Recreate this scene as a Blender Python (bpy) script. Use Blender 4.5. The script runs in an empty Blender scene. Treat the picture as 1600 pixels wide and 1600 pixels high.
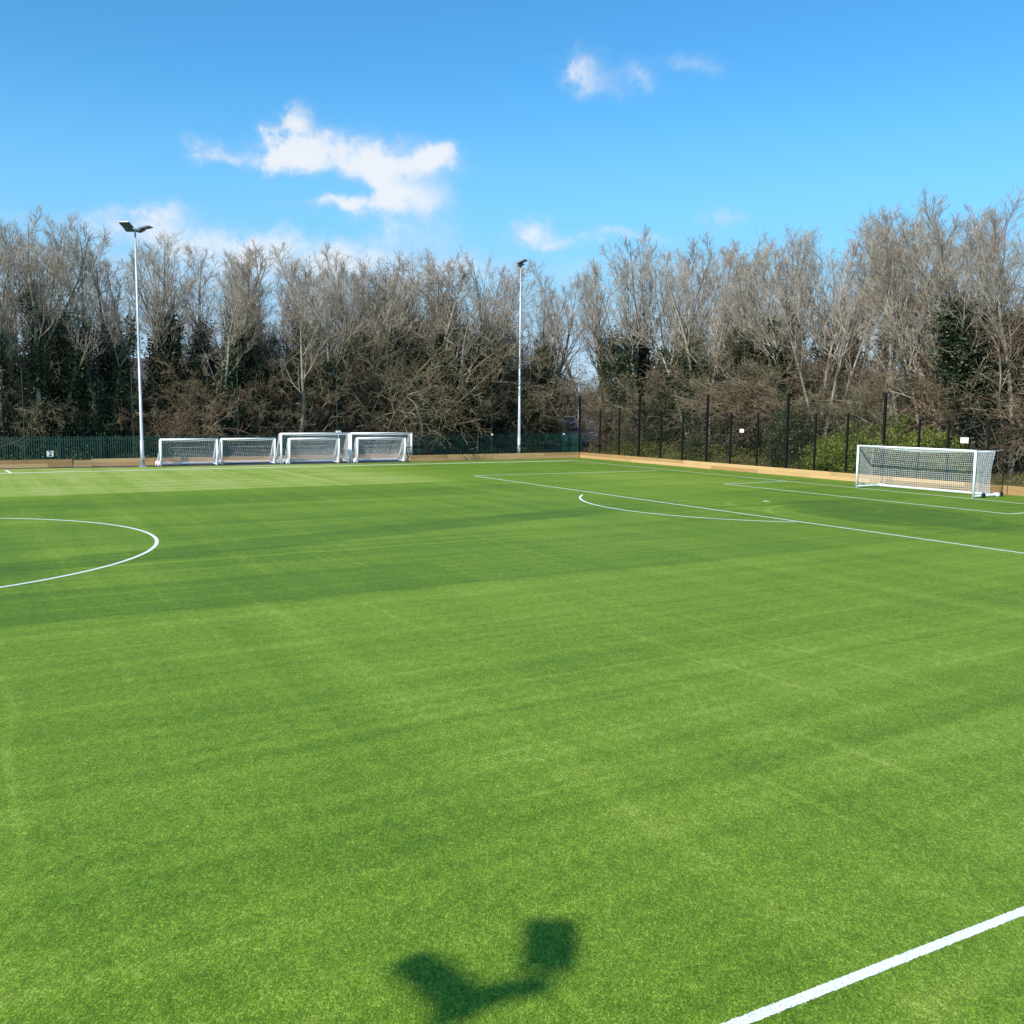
import bpy, math, random
import numpy as np
from mathutils import Matrix, Vector

# ------------------------------------------------------------------ camera, sky, sun, exposure
scene = bpy.context.scene
COL = scene.collection
CX, CY, CH, YAW, PITCH, ROLL, FPX = -45.643, -34.115, 4.458, 0.5331, -0.1088, 0.0091, 1493.0
fw = np.array([math.sin(YAW)*math.cos(PITCH), math.cos(YAW)*math.cos(PITCH), math.sin(PITCH)])
rt = np.array([math.cos(YAW), -math.sin(YAW), 0.0])
up = np.cross(rt, fw)
rt2 = rt*math.cos(ROLL)+up*math.sin(ROLL)
up2 = -rt*math.sin(ROLL)+up*math.cos(ROLL)
cam_data = bpy.data.cameras.new('camera')
cam = bpy.data.objects.new('camera', cam_data)
COL.objects.link(cam)
M = Matrix.Identity(4)
for i in range(3):
    M[i][0], M[i][1], M[i][2] = rt2[i], up2[i], -fw[i]
M[0][3], M[1][3], M[2][3] = CX, CY, CH
cam.matrix_world = M
cam_data.sensor_width = 36
cam_data.lens = FPX/1600*36
cam_data.clip_end = 5000
cam_data.clip_start = 0.1
scene.camera = cam
scene.render.resolution_x = scene.render.resolution_y = 1024

SUN_EL = math.radians(40)
SUN_H = np.array([-0.933, -0.36]); SUN_H /= np.hypot(*SUN_H)
SUN = np.array([SUN_H[0]*math.cos(SUN_EL), SUN_H[1]*math.cos(SUN_EL), math.sin(SUN_EL)])
SKY_STRENGTH = 0.13
SUN_STRENGTH = 4.6
EXPOSURE = 0.35
sd = bpy.data.lights.new('sun', 'SUN'); sd.energy = SUN_STRENGTH; sd.angle = math.radians(0.45); sd.color = (1.0, 0.955, 0.88)
so = bpy.data.objects.new('sun', sd); COL.objects.link(so)
so.rotation_euler = Vector(SUN).to_track_quat('Z', 'Y').to_euler()
so.location = (0, 0, 60)
vs = scene.view_settings
vs.view_transform = 'Standard'; vs.look = 'None'; vs.gamma = 1; vs.exposure = EXPOSURE; vs.use_curve_mapping = False

def ray(px, py):
    return fw + rt2*(px-800)/FPX - up2*(py-800)/FPX
def ground(px, py, z=0.0):
    d = ray(px, py); t = (z-CH)/d[2]
    return np.array([CX, CY, CH])+d*t
def on_y(px, y, py=700):            # plan position where the column px meets the plane y
    d = ray(px, py); t = (y-CY)/d[1]
    return CX+d[0]*t
def on_x(px, x, py=700):
    d = ray(px, py); t = (x-CX)/d[0]
    return CY+d[1]*t
def at_dist(px, dist, py=640):
    d = ray(px, py); h = math.hypot(d[0], d[1])
    return CX+d[0]/h*dist, CY+d[1]/h*dist
def height_at(px, py, x, y):        # height of the pixel's ray above plan point x, y
    d = ray(px, py); h = math.hypot(d[0], d[1])
    return CH + d[2]/h*math.hypot(x-CX, y-CY)

# ---- node helpers
class NT:
    def __init__(s, tree): s.t = tree; s.n = tree.nodes; s.l = tree.links
    def new(s, typ, **kw):
        n = s.n.new(typ)
        for k, v in kw.items(): setattr(n, k, v)
        return n
    def _in(s, node, i, v):
        if v is None: return
        if isinstance(v, bpy.types.NodeSocket): s.l.new(v, node.inputs[i])
        else: node.inputs[i].default_value = v
    def math(s, op, a, b=None, c=None, clamp=False):
        n = s.new('ShaderNodeMath', operation=op, use_clamp=clamp)
        s._in(n, 0, a); s._in(n, 1, b); s._in(n, 2, c)
        return n.outputs[0]
    def vmath(s, op, a, b=None):
        n = s.new('ShaderNodeVectorMath', operation=op); s._in(n, 0, a); s._in(n, 1, b)
        return n.outputs[0]
    def noise(s, vec, scale, detail=2.0, rough=0.5, dist=0.0):
        n = s.new('ShaderNodeTexNoise'); s._in(n, 'Vector', vec)
        n.inputs['Scale'].default_value = scale; n.inputs['Detail'].default_value = detail
        n.inputs['Roughness'].default_value = rough; n.inputs['Distortion'].default_value = dist
        return n.outputs['Fac']
    def ramp(s, f, stops):
        n = s.new('ShaderNodeValToRGB'); s._in(n, 0, f)
        e = n.color_ramp.elements
        while len(e) < len(stops): e.new(0.5)
        for k, (p, c) in enumerate(stops):
            e[k].position = p; e[k].color = (c[0], c[1], c[2], 1) if not isinstance(c, (int, float)) else (c, c, c, 1)
        return n.outputs[0]
    def mix(s, f, a, b, mode='MIX'):
        n = s.new('ShaderNodeMix', data_type='RGBA', blend_type=mode)
        s._in(n, 0, f)
        for i, v in ((6, a), (7, b)):
            if isinstance(v, (tuple, list)): v = (v[0], v[1], v[2], 1)
            s._in(n, i, v)
        return n.outputs[2]
    def smooth(s, v, a, b):
        n = s.new('ShaderNodeMapRange', interpolation_type='SMOOTHSTEP'); s._in(n, 0, v)
        n.inputs[1].default_value = a; n.inputs[2].default_value = b
        n.inputs[3].default_value = 0; n.inputs[4].default_value = 1
        return n.outputs[0]
    def mapping(s, vec, scale=(1, 1, 1), rot=(0, 0, 0), loc=(0, 0, 0)):
        n = s.new('ShaderNodeMapping'); s._in(n, 0, vec)
        n.inputs['Scale'].default_value = scale; n.inputs['Rotation'].default_value = rot; n.inputs['Location'].default_value = loc
        return n.outputs[0]

# ---- world: Nishita sky with fair-weather clouds placed by azimuth and elevation
world = bpy.data.worlds.new('World'); scene.world = world; world.use_nodes = True
w = NT(world.node_tree); w.n.clear()
sky = w.new('ShaderNodeTexSky'); sky.sky_type = 'NISHITA'; sky.sun_disc = False
sky.sun_elevation = SUN_EL; sky.sun_rotation = math.atan2(SUN_H[0], SUN_H[1])
sky.air_density = 1.0; sky.dust_density = 0.6; sky.ozone_density = 2.0; sky.altitude = 100
tc = w.new('ShaderNodeTexCoord')
sep = w.new('ShaderNodeSeparateXYZ'); w.l.new(tc.outputs['Generated'], sep.inputs[0])
az = w.math('ARCTAN2', sep.outputs[0], sep.outputs[1])
el = w.math('ARCSINE', sep.outputs[2])
dirv = tc.outputs['Generated']
wn = w.new('ShaderNodeTexNoise'); w.l.new(dirv, wn.inputs['Vector']); wn.inputs['Scale'].default_value = 17; wn.inputs['Detail'].default_value = 5; wn.inputs['Roughness'].default_value = .6
wsep = w.new('ShaderNodeSeparateColor'); w.l.new(wn.outputs['Color'], wsep.inputs[0])
azw = w.math('ADD', az, w.math('MULTIPLY', w.math('SUBTRACT', wsep.outputs[0], 0.5), 0.13))
elw = w.math('ADD', el, w.math('MULTIPLY', w.math('SUBTRACT', wsep.outputs[1], 0.5), 0.06))
def azel(px, py):
    d = ray(px, py); d = d/np.linalg.norm(d)
    return math.atan2(d[0], d[1]), math.asin(d[2])
# (px, py, half width, half height, tilt, strength)
CLOUDS = [(450, 205, 26, 40, -20, .72), (500, 236, 75, 26, 8, .85), (600, 246, 100, 24, -3, .95), (690, 250, 46, 26, 0, .8), (430, 258, 48, 14, 5, .6), (345, 238, 36, 15, 0, .75),
          (610, 290, 50, 40, 10, .85), (540, 318, 78, 13, 8, .8), (650, 325, 70, 26, 5, .85), (640, 372, 90, 16, 3, .5),
          (915, 118, 44, 25, 8, .95), (1003, 136, 36, 20, -10, .6), (1105, 97, 52, 15, 2, .5),
          (228, 328, 46, 20, 0, .85), (300, 372, 230, 22, -3, .75), (845, 363, 36, 17, 0, .72), (950, 369, 95, 10, 2, .68), (1140, 344, 46, 12, 0, .52),
          (1060, 420, 130, 26, 0, .40), (1500, 440, 60, 24, 0, .5), (420, 425, 400, 32, 0, .55), (60, 480, 200, 50, 0, .5), (650, 410, 250, 26, 0, .4)]
dens = None
for px, py, hw, hh, tilt, st in CLOUDS:
    a0, e0 = azel(px, py)
    sa = hw/FPX/math.cos(e0)*0.95; se = hh/FPX
    t = math.radians(tilt)
    da = w.math('SUBTRACT', azw, a0); de = w.math('SUBTRACT', elw, e0)
    ca, sn = math.cos(t), math.sin(t)
    u = w.math('ADD', w.math('MULTIPLY', da, ca/sa), w.math('MULTIPLY', de, sn/sa))
    v = w.math('ADD', w.math('MULTIPLY', de, ca/se), w.math('MULTIPLY', da, -sn/se))
    r2 = w.math('ADD', w.math('MULTIPLY', u, u), w.math('MULTIPLY', v, v))
    g = w.math('MULTIPLY', w.math('POWER', 2.718, w.math('MULTIPLY', r2, -0.9)), st*1.25)
    dens = g if dens is None else w.math('ADD', dens, g)
fine = w.noise(dirv, 34, 7, 0.62)
fine2 = w.noise(dirv, 95, 5, 0.6, 1.5)
dens = w.math('MULTIPLY', dens, w.math('ADD', w.math('ADD', w.math('MULTIPLY', fine, 1.7), w.math('MULTIPLY', fine2, .45)), -0.15))
cl = w.smooth(dens, 0.05, 1.65)
cl = w.math('MULTIPLY', cl, 0.90)
hs = w.new('ShaderNodeHueSaturation'); hs.inputs['Saturation'].default_value = 1.2; hs.inputs['Value'].default_value = 1.0
w.l.new(sky.outputs[0], hs.inputs['Color'])
skyc = w.mix(1.0, hs.outputs[0], (0.60, 1.14, 1.24), 'MULTIPLY')
lowc = w.mix(w.smooth(elw, .02, .17), (3.3, 4.3, 5.6), (1.75, 3.7, 5.7))
skyc = w.mix(w.math('MULTIPLY', w.math('SUBTRACT', 1.0, w.smooth(el, .04, .33)), .92), skyc, lowc)
ccol = w.mix(w.smooth(w.math('ADD', dens, w.math('MULTIPLY', w.noise(dirv, 26, 4, .6), 1.2)), .8, 1.9), (4.1, 4.5, 5.4), (5.5, 5.6, 5.8))
bg = w.new('ShaderNodeBackground'); bg.inputs[1].default_value = SKY_STRENGTH
w.l.new(w.mix(cl, skyc, ccol), bg.inputs[0])
wo = w.new('ShaderNodeOutputWorld'); w.l.new(bg.outputs[0], wo.inputs[0])

# ------------------------------------------------------------------ materials
def mat(name, color, rough=0.6, metal=0.0, noise=None, bump=None, spec=0.5):
    m = bpy.data.materials.new(name); m.use_nodes = True
    t = NT(m.node_tree); b = t.n['Principled BSDF']
    b.inputs['Base Color'].default_value = (*color, 1); b.inputs['Roughness'].default_value = rough
    b.inputs['Metallic'].default_value = metal; b.inputs['Specular IOR Level'].default_value = spec
    tcn = t.new('ShaderNodeTexCoord')
    if noise:
        sc, amt = noise
        f = t.noise(tcn.outputs['Object'], sc, 4, .6)
        c2 = t.ramp(f, [(0.3, [c*(1-amt) for c in color]), (0.7, [min(1, c*(1+amt)) for c in color])])
        t.l.new(c2, b.inputs['Base Color'])
    if bump:
        bn = t.new('ShaderNodeBump'); bn.inputs['Distance'].default_value = bump[1]
        t.l.new(t.noise(tcn.outputs['Object'], bump[0], 4), bn.inputs['Height']); t.l.new(bn.outputs[0], b.inputs['Normal'])
    return m

MAT = {}
MAT['white'] = mat('white_powder_coat', (.88, .88, .88), .42, noise=(3, .05))
MAT['net'] = mat('white_net_cord', (.74, .75, .76), .8)
MAT['galv'] = mat('galvanised_steel', (.50, .52, .54), .5, .35, noise=(1.2, .1))
MAT['lampbody'] = mat('lamp_housing', (.16, .17, .20), .45, .3)
MAT['lens'] = mat('lamp_glass', (.11, .12, .20), .2)
MAT['black'] = mat('black_powder_coat', (.008, .0085, .009), .6, spec=.2)
MAT['green'] = mat('green_powder_coat', (.009, .058, .040), .5, noise=(2, .25))
MAT['darkgreen'] = mat('dark_green_post_paint', (.014, .05, .036), .5)
MAT['rubber'] = mat('black_rubber', (.015, .015, .016), .7)
MAT['wall_grey'] = mat('concrete', (.30, .29, .27), .85, noise=(2, .2))
MAT['sign'] = mat('white_sign_face', (.82, .82, .80), .5)
MAT['ink'] = mat('black_lettering', (.01, .01, .01), .6)
MAT['signgreen'] = mat('green_print', (.10, .42, .06), .5)
MAT['roof_tile'] = mat('grey_roof_tiles', (.07, .06, .06), .8, noise=(4, .3))
MAT['glass'] = mat('dark_window_glass', (.03, .035, .04), .1)
MAT['carwhite'] = mat('white_car_paint', (.70, .71, .72), .25)
MAT['cardark'] = mat('dark_car_paint', (.05, .05, .06), .25)
MAT['headlight'] = mat('headlight_glass', (.55, .57, .6), .1)

def brick_mat():
    m = bpy.data.materials.new('red_brick'); m.use_nodes = True; t = NT(m.node_tree); b = t.n['Principled BSDF']
    tcn = t.new('ShaderNodeTexCoord'); br = t.new('ShaderNodeTexBrick')
    br.inputs['Color1'].default_value = (.30, .09, .05, 1); br.inputs['Color2'].default_value = (.22, .07, .045, 1); br.inputs['Mortar'].default_value = (.35, .32, .28, 1)
    br.inputs['Scale'].default_value = 4; t.l.new(t.mapping(tcn.outputs['Object'], rot=(math.pi/2, 0, 0)), br.inputs[0]); t.l.new(br.outputs[0], b.inputs['Base Color'])
    b.inputs['Roughness'].default_value = .85
    return m
MAT['brick'] = brick_mat()

def turf_mat():
    m = bpy.data.materials.new('artificial_turf'); m.use_nodes = True; t = NT(m.node_tree); b = t.n['Principled BSDF']
    tcn = t.new('ShaderNodeTexCoord'); P = tcn.outputs['Object']
    sp = t.new('ShaderNodeSeparateXYZ'); t.l.new(P, sp.inputs[0]); X, Y = sp.outputs[0], sp.outputs[1]
    # fibre clumps: tall pile leaning one way, so its tufts read longer along the lean
    lean = t.mapping(t.mapping(P, rot=(0, 0, YAW)), scale=(1, .45, 1))
    f1 = t.noise(lean, 88, 3, .8)
    f2 = t.noise(lean, 34, 2, .6)
    f3 = t.noise(P, 5.5, 3, .6)
    f4 = t.noise(lean, 9, 4, .8)
    # big soft patches and brush lanes along and across the pitch
    p1 = t.noise(P, .42, 4, .6)
    lane_x = t.noise(t.mapping(P, scale=(.035, .62, 1)), 1.0, 2, .6)
    lane_x2 = t.noise(t.mapping(P, scale=(.05, 2.4, 1), loc=(3, 7, 0)), 1.0, 1, .5)
    lane_y = t.noise(t.mapping(P, scale=(.85, .03, 1), rot=(0, 0, .06)), 1.0, 2, .6)
    lane_d = t.noise(t.mapping(P, scale=(1.3, .06, 1), rot=(0, 0, -.42)), 1.0, 1, .6)
    wob = t.math('MULTIPLY', t.math('SUBTRACT', t.noise(P, .5, 3, .6), .5), .7)
    Yw = t.math('ADD', Y, wob); Xw = t.math('ADD', X, wob)
    def band(v, a, b_, s): return t.math('MULTIPLY', t.smooth(v, a-s, a+s), t.math('SUBTRACT', 1.0, t.smooth(v, b_-s, b_+s)))
    def c(v, k): return t.math('MULTIPLY', v, k)
    def dev(v, k): return t.math('MULTIPLY', t.math('SUBTRACT', v, .5), k)
    terms = []
    terms.append(c(t.math('MULTIPLY', band(Yw, 17.2, 60, .25), t.math('SUBTRACT', 1.0, t.smooth(Xw, -24, -14))), .40))   # pale strip along the far touchline
    terms.append(c(band(Yw, -13.0, 4.5, .18), -.075))                                                # darker brushed lane
    terms.append(c(t.math('MULTIPLY', band(Yw, -13.0, -9.3, .15), t.math('SUBTRACT', 1.0, t.smooth(Xw, -34.2, -33.6))), -.13))
    terms.append(c(band(Yw, -4.4, -2.2, .3), .10))
    terms.append(c(t.math('MULTIPLY', band(Yw, 9.5, 14.5, .2), t.math('SUBTRACT', 1.0, t.smooth(Xw, -20, -12))), -.12))
    # long diagonal swath
    dg = t.math('SUBTRACT', Y, t.math('MULTIPLY_ADD', X, .235, 5.3)); dg = t.math('ADD', dg, wob)
    terms.append(c(t.math('MULTIPLY', band(dg, -1.3, 1.0, .3), t.math('SUBTRACT', 1.0, t.smooth(Xw, -24, -15))), -.27))
    # dark ellipse and turning arcs in the penalty area
    def ell(cx, cy, rx, ry, s=.35, rot=0):
        mp = t.mapping(P, loc=(0, 0, 0)); v = t.vmath('SUBTRACT', mp, (cx, cy, 0))
        v = t.mapping(v, rot=(0, 0, rot)); v = t.mapping(v, scale=(1/rx, 1/ry, 0))
        n = t.new('ShaderNodeVectorMath', operation='LENGTH'); t.l.new(v, n.inputs[0]); return n.outputs['Value']
    e1 = t.math('ADD', ell(-10.2, -6.6, 3.6, 6.2, rot=.25), dev(p1, .3))
    terms.append(c(t.math('SUBTRACT', 1.0, t.smooth(e1, .8, 1.15)), -.32))
    e2 = ell(-11.2, -2.6, 3.4, 3.6)
    terms.append(c(band(e2, .94, 1.02, .03), .17))
    e3 = ell(-11.2, -6.6, 4.3, 4.6)
    terms.append(c(band(e3, .96, 1.03, .03), .2)); terms.append(c(band(e3, .73, .77, .03), .12))
    e4 = ell(-6.5, 14, 5, 9)
    terms.append(c(t.math('SUBTRACT', 1.0, t.smooth(e4, .5, 1.2)), .2))
    terms.append(c(t.smooth(X, -14, 0), -.07))
    # narrow seams every 4 m
    mod = t.math('ABSOLUTE', t.math('SUBTRACT', t.math('MODULO', t.math('ADD', Yw, 100.0), 4.0), 2.0))
    terms.append(c(t.math('SUBTRACT', 1.0, t.smooth(mod, .06, .2)), .075))
    wob2 = t.math('MULTIPLY', t.math('SUBTRACT', t.noise(P, .12, 2, .5), .5), 2.2)
    modx = t.math('ABSOLUTE', t.math('SUBTRACT', t.math('MODULO', t.math('ADD', t.math('ADD', X, wob2), 200.0), 1.9), .95))
    terms.append(t.math('MULTIPLY', c(t.math('SUBTRACT', 1.0, t.smooth(modx, .02, .11)), .14), t.smooth(t.noise(P, .16, 3, .6), .46, .62)))
    mody = t.math('ABSOLUTE', t.math('SUBTRACT', t.math('MODULO', t.math('ADD', Y, 100.0), 1.35), .675))
    terms.append(t.math('MULTIPLY', c(t.math('SUBTRACT', 1.0, t.smooth(mody, .02, .10)), .16), t.smooth(t.noise(t.mapping(P, loc=(9, 4, 0)), .14, 3, .6), .45, .6)))
    terms += [dev(p1, .30), dev(lane_x, .42), dev(lane_x2, .42), dev(lane_y, .32), dev(lane_d, .28), dev(f3, .36), dev(f4, .35)]
    tone = None
    for q in terms: tone = q if tone is None else t.math('ADD', tone, q)
    tone = t.math('ADD', tone, .465)
    base = t.ramp(tone, [(0.0, (.040, .106, .004)), (.30, (.080, .168, .005)), (.55, (.142, .240, .013)), (.8, (.222, .314, .040)), (1.0, (.34, .41, .11))])
    fib = t.math('ADD', t.math('MULTIPLY', f1, .62), t.math('ADD', t.math('MULTIPLY', f2, .24), t.math('MULTIPLY', f4, .14)))
    fr = t.ramp(fib, [(.34, .16), (.45, .58), (.52, 1.0), (.59, 1.75), (.66, 3.0)])
    col = t.mix(1.0, base, fr, 'MULTIPLY')
    straw = t.math('MULTIPLY', t.smooth(fib, .54, .66), .6)
    col = t.mix(straw, col, (.50, .54, .18))
    f5 = t.noise(t.mapping(P, scale=(1, 1, 1), loc=(5, 9, 2)), 120, 2, .8)
    col = t.mix(t.math('MULTIPLY', t.smooth(f5, .60, .68), .55), col, (.62, .64, .36))      # highlights on fibre tips, painted as bright specks
    col = t.mix(t.math('MULTIPLY', t.math('SUBTRACT', 1.0, t.smooth(f5, .33, .41)), .6), col, (.030, .050, .016))   # crumb showing between fibres
    t.l.new(col, b.inputs['Base Color'])
    b.inputs['Roughness'].default_value = .62; b.inputs['Specular IOR Level'].default_value = .05
    b.inputs['Sheen Weight'].default_value = .08; b.inputs['Sheen Roughness'].default_value = .45; b.inputs['Sheen Tint'].default_value = (.9, 1, .35, 1)
    bn = t.new('ShaderNodeBump'); bn.inputs['Distance'].default_value = .02; bn.inputs['Strength'].default_value = .6
    t.l.new(fib, bn.inputs['Height']); t.l.new(bn.outputs[0], b.inputs['Normal'])
    return m
MAT['turf'] = turf_mat()

def line_mat():
    m = bpy.data.materials.new('white_turf_fibres'); m.use_nodes = True; t = NT(m.node_tree); b = t.n['Principled BSDF']
    tcn = t.new('ShaderNodeTexCoord'); f = t.noise(tcn.outputs['Object'], 60, 3, .7)
    t.l.new(t.ramp(f, [(.32, (.22, .30, .14)), (.42, (.62, .64, .58)), (.55, (.80, .80, .78))]), b.inputs['Base Color'])
    b.inputs['Roughness'].default_value = .8
    return m
MAT['line'] = line_mat()

def timber_mat(name, dark, light):
    m = bpy.data.materials.new(name); m.use_nodes = True; t = NT(m.node_tree); b = t.n['Principled BSDF']
    tcn = t.new('ShaderNodeTexCoord'); g = t.new('ShaderNodeNewGeometry')
    grain = t.noise(t.mapping(tcn.outputs['Object'], scale=(1.2, 1.2, 24)), 1.0, 5, .65, .4)
    blot = t.noise(tcn.outputs['Object'], .9, 4, .6)
    f = t.math('ADD', t.math('MULTIPLY', grain, .45), t.math('ADD', t.math('MULTIPLY', g.outputs['Random Per Island'], .40), t.math('MULTIPLY', blot, .25)))
    t.l.new(t.ramp(f, [(.25, dark), (.75, light)]), b.inputs['Base Color']); b.inputs['Roughness'].default_value = .75
    bn = t.new('ShaderNodeBump'); bn.inputs['Distance'].default_value = .004; t.l.new(grain, bn.inputs['Height']); t.l.new(bn.outputs[0], b.inputs['Normal'])
    return m
MAT['timber'] = timber_mat('sawn_timber', (.27, .14, .05), (.60, .38, .165))

def ground_mat():
    m = bpy.data.materials.new('leaf_litter_and_rough_grass'); m.use_nodes = True; t = NT(m.node_tree); b = t.n['Principled BSDF']
    tcn = t.new('ShaderNodeTexCoord'); P = tcn.outputs['Object']
    f = t.noise(P, .35, 6, .7); g = t.noise(P, 6, 6, .75)
    lit = t.ramp(g, [(.3, (.05, .035, .022)), (.5, (.13, .09, .055)), (.7, (.24, .18, .11))])
    grs = t.ramp(g, [(.3, (.03, .045, .012)), (.5, (.07, .09, .025)), (.7, (.13, .14, .05))])
    t.l.new(t.mix(t.smooth(f, .46, .60), lit, grs), b.inputs['Base Color']); b.inputs['Roughness'].default_value = .95
    bn = t.new('ShaderNodeBump'); bn.inputs['Distance'].default_value = .06; t.l.new(g, bn.inputs['Height']); t.l.new(bn.outputs[0], b.inputs['Normal'])
    return m
MAT['ground'] = ground_mat()
MAT['tarmac'] = mat('tarmac', (.045, .046, .05), .9, noise=(30, .35))
MAT['road'] = mat('worn_asphalt', (.20, .20, .20), .9, noise=(2, .2))

def bark_mat(name, a, b_, pale):
    m = bpy.data.materials.new(name); m.use_nodes = True; t = NT(m.node_tree); b = t.n['Principled BSDF']
    tcn = t.new('ShaderNodeTexCoord'); oi = t.new('ShaderNodeObjectInfo')
    n = t.noise(tcn.outputs['Object'], 1.3, 5, .7)
    base = t.mix(oi.outputs['Random'], a, b_)
    t.l.new(t.mix(t.smooth(n, .46, .68), base, pale), b.inputs['Base Color']); b.inputs['Roughness'].default_value = .85
    b.inputs['Specular IOR Level'].default_value = .2
    return m
MAT['bark'] = bark_mat('grey_bark', (.19, .155, .12), (.27, .23, .185), (.40, .37, .31))
MAT['twig'] = bark_mat('bare_twigs', (.30, .235, .175), (.40, .325, .26), (.56, .50, .43))
MAT['shrubtwig'] = bark_mat('brown_shrub_stems', (.165, .105, .062), (.145, .128, .074), (.36, .30, .215))

def leaf_mat(name, stops, rough=.5, trans=.15):
    m = bpy.data.materials.new(name); m.use_nodes = True; t = NT(m.node_tree); b = t.n['Principled BSDF']
    g = t.new('ShaderNodeNewGeometry'); tcn = t.new('ShaderNodeTexCoord'); oi = t.new('ShaderNodeObjectInfo')
    f = t.math('ADD', t.math('MULTIPLY', g.outputs['Random Per Island'], .55), t.math('MULTIPLY', t.noise(tcn.outputs['Object'], 1.2, 3, .6), .3))
    f = t.math('ADD', f, t.math('MULTIPLY', oi.outputs['Random'], .15))
    t.l.new(t.ramp(f, stops), b.inputs['Base Color']); b.inputs['Roughness'].default_value = rough
    b.inputs['Specular IOR Level'].default_value = .35
    tr = t.new('ShaderNodeBsdfTranslucent'); t.l.new(t.ramp(f, stops), tr.inputs[0])
    ms = t.new('ShaderNodeMixShader'); ms.inputs[0].default_value = trans
    t.l.new(b.outputs[0], ms.inputs[1]); t.l.new(tr.outputs[0], ms.inputs[2]); t.l.new(ms.outputs[0], t.n['Material Output'].inputs[0])
    return m
MAT['ivy'] = leaf_mat('ivy_leaves', [(.2, (.014, .024, .011)), (.5, (.034, .050, .022)), (.85, (.085, .105, .05))])
MAT['laurel'] = leaf_mat('yellow_green_leaves', [(.15, (.04, .075, .012)), (.42, (.13, .175, .025)), (.75, (.32, .35, .06))], .4)
MAT['holly'] = leaf_mat('dark_green_leaves', [(.2, (.016, .03, .012)), (.5, (.042, .062, .024)), (.85, (.10, .13, .055))], .35)
MAT['bramble'] = leaf_mat('bramble_and_grass', [(.12, (.11, .08, .04)), (.35, (.12, .12, .03)), (.55, (.17, .19, .035)), (.85, (.32, .33, .08))], .6)
MAT['deadleaf'] = leaf_mat('dead_leaves', [(.2, (.07, .04, .02)), (.6, (.16, .10, .055)), (.9, (.26, .18, .10))], .8)

# ------------------------------------------------------------------ mesh helpers
class MB:
    def __init__(s): s.v = []; s.f = []; s.n = 0
    def add(s, v, f):
        v = np.asarray(v, float); f = np.asarray(f, int)
        s.v.append(v); s.f += (f+s.n).tolist(); s.n += len(v)
    def box(s, c, size, R=None):
        h = np.array(size)/2
        v = np.array([[x, y, z] for x in (-1, 1) for y in (-1, 1) for z in (-1, 1)])*h
        if R is not None: v = v@np.asarray(R).T
        s.add(v+np.array(c), [(0, 1, 3, 2), (4, 6, 7, 5), (0, 4, 5, 1), (2, 3, 7, 6), (0, 2, 6, 4), (1, 5, 7, 3)])
    def span(s, a, b): 
        a = np.array(a, float); b = np.array(b, float); s.box((a+b)/2, np.abs(b-a))
    def tube(s, p, r, n=8, cap=True):
        p = np.array(p, float); r = np.broadcast_to(np.array(r, float), (len(p),))
        tan = np.gradient(p, axis=0); tan /= np.linalg.norm(tan, axis=1)[:, None]+1e-12
        ref = np.array([0, 0, 1.]) if abs(tan[0][2]) < .9 else np.array([1., 0, 0])
        n1 = np.cross(tan, ref); n1 /= np.linalg.norm(n1, axis=1)[:, None]; n2 = np.cross(tan, n1)
        a = np.arange(n)*2*math.pi/n
        v = p[:, None]+r[:, None, None]*(np.cos(a)[None, :, None]*n1[:, None]+np.sin(a)[None, :, None]*n2[:, None])
        k = len(p); f = [(i*n+j, i*n+(j+1) % n, (i+1)*n+(j+1) % n, (i+1)*n+j) for i in range(k-1) for j in range(n)]
        base = s.n; s.add(v.reshape(-1, 3), f)
        if cap: s.f.append([base+j for j in range(n)][::-1]); s.f.append([base+(k-1)*n+j for j in range(n)])
    def build(s, name, m, parent=None, smooth=False):
        me = bpy.data.meshes.new(name)
        me.from_pydata(np.concatenate(s.v).tolist(), [], s.f); me.materials.append(m)
        if smooth: me.shade_smooth()
        return link(name, me, parent)

def link(name, me, parent=None):
    o = bpy.data.objects.new(name, me); COL.objects.link(o)
    if parent is not None: o.parent = parent
    return o
def tag(o, label=None, cat=None, group=None, kind=None):
    if label: o['label'] = label
    if cat: o['category'] = cat
    if group: o['group'] = group
    if kind: o['kind'] = kind
    return o
def empty(name, loc=(0, 0, 0), rz=0.0):
    o = bpy.data.objects.new(name, None); COL.objects.link(o); o.location = loc; o.rotation_euler = (0, 0, rz); o.empty_display_size = .3
    return o
def copy_tree(o, parent=None):
    c = o.copy(); COL.objects.link(c); c.parent = parent
    for ch in [k for k in o.children]: copy_tree(ch, c)
    return c
def fast_mesh(name, v, quads, m):
    me = bpy.data.meshes.new(name)
    v = np.ascontiguousarray(v, dtype=np.float32); q = np.ascontiguousarray(quads, dtype=np.int32)
    me.vertices.add(len(v)); me.vertices.foreach_set('co', v.ravel())
    k = q.shape[1]
    me.loops.add(q.size); me.loops.foreach_set('vertex_index', q.ravel())
    me.polygons.add(len(q)); me.polygons.foreach_set('loop_start', np.arange(0, q.size, k, dtype=np.int32))
    me.update(calc_edges=True); me.materials.append(m)
    return me
def bevel(o, wd=.01):
    md = o.modifiers.new('bevel', 'BEVEL'); md.width = wd; md.segments = 2; md.limit_method = 'ANGLE'

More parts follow.
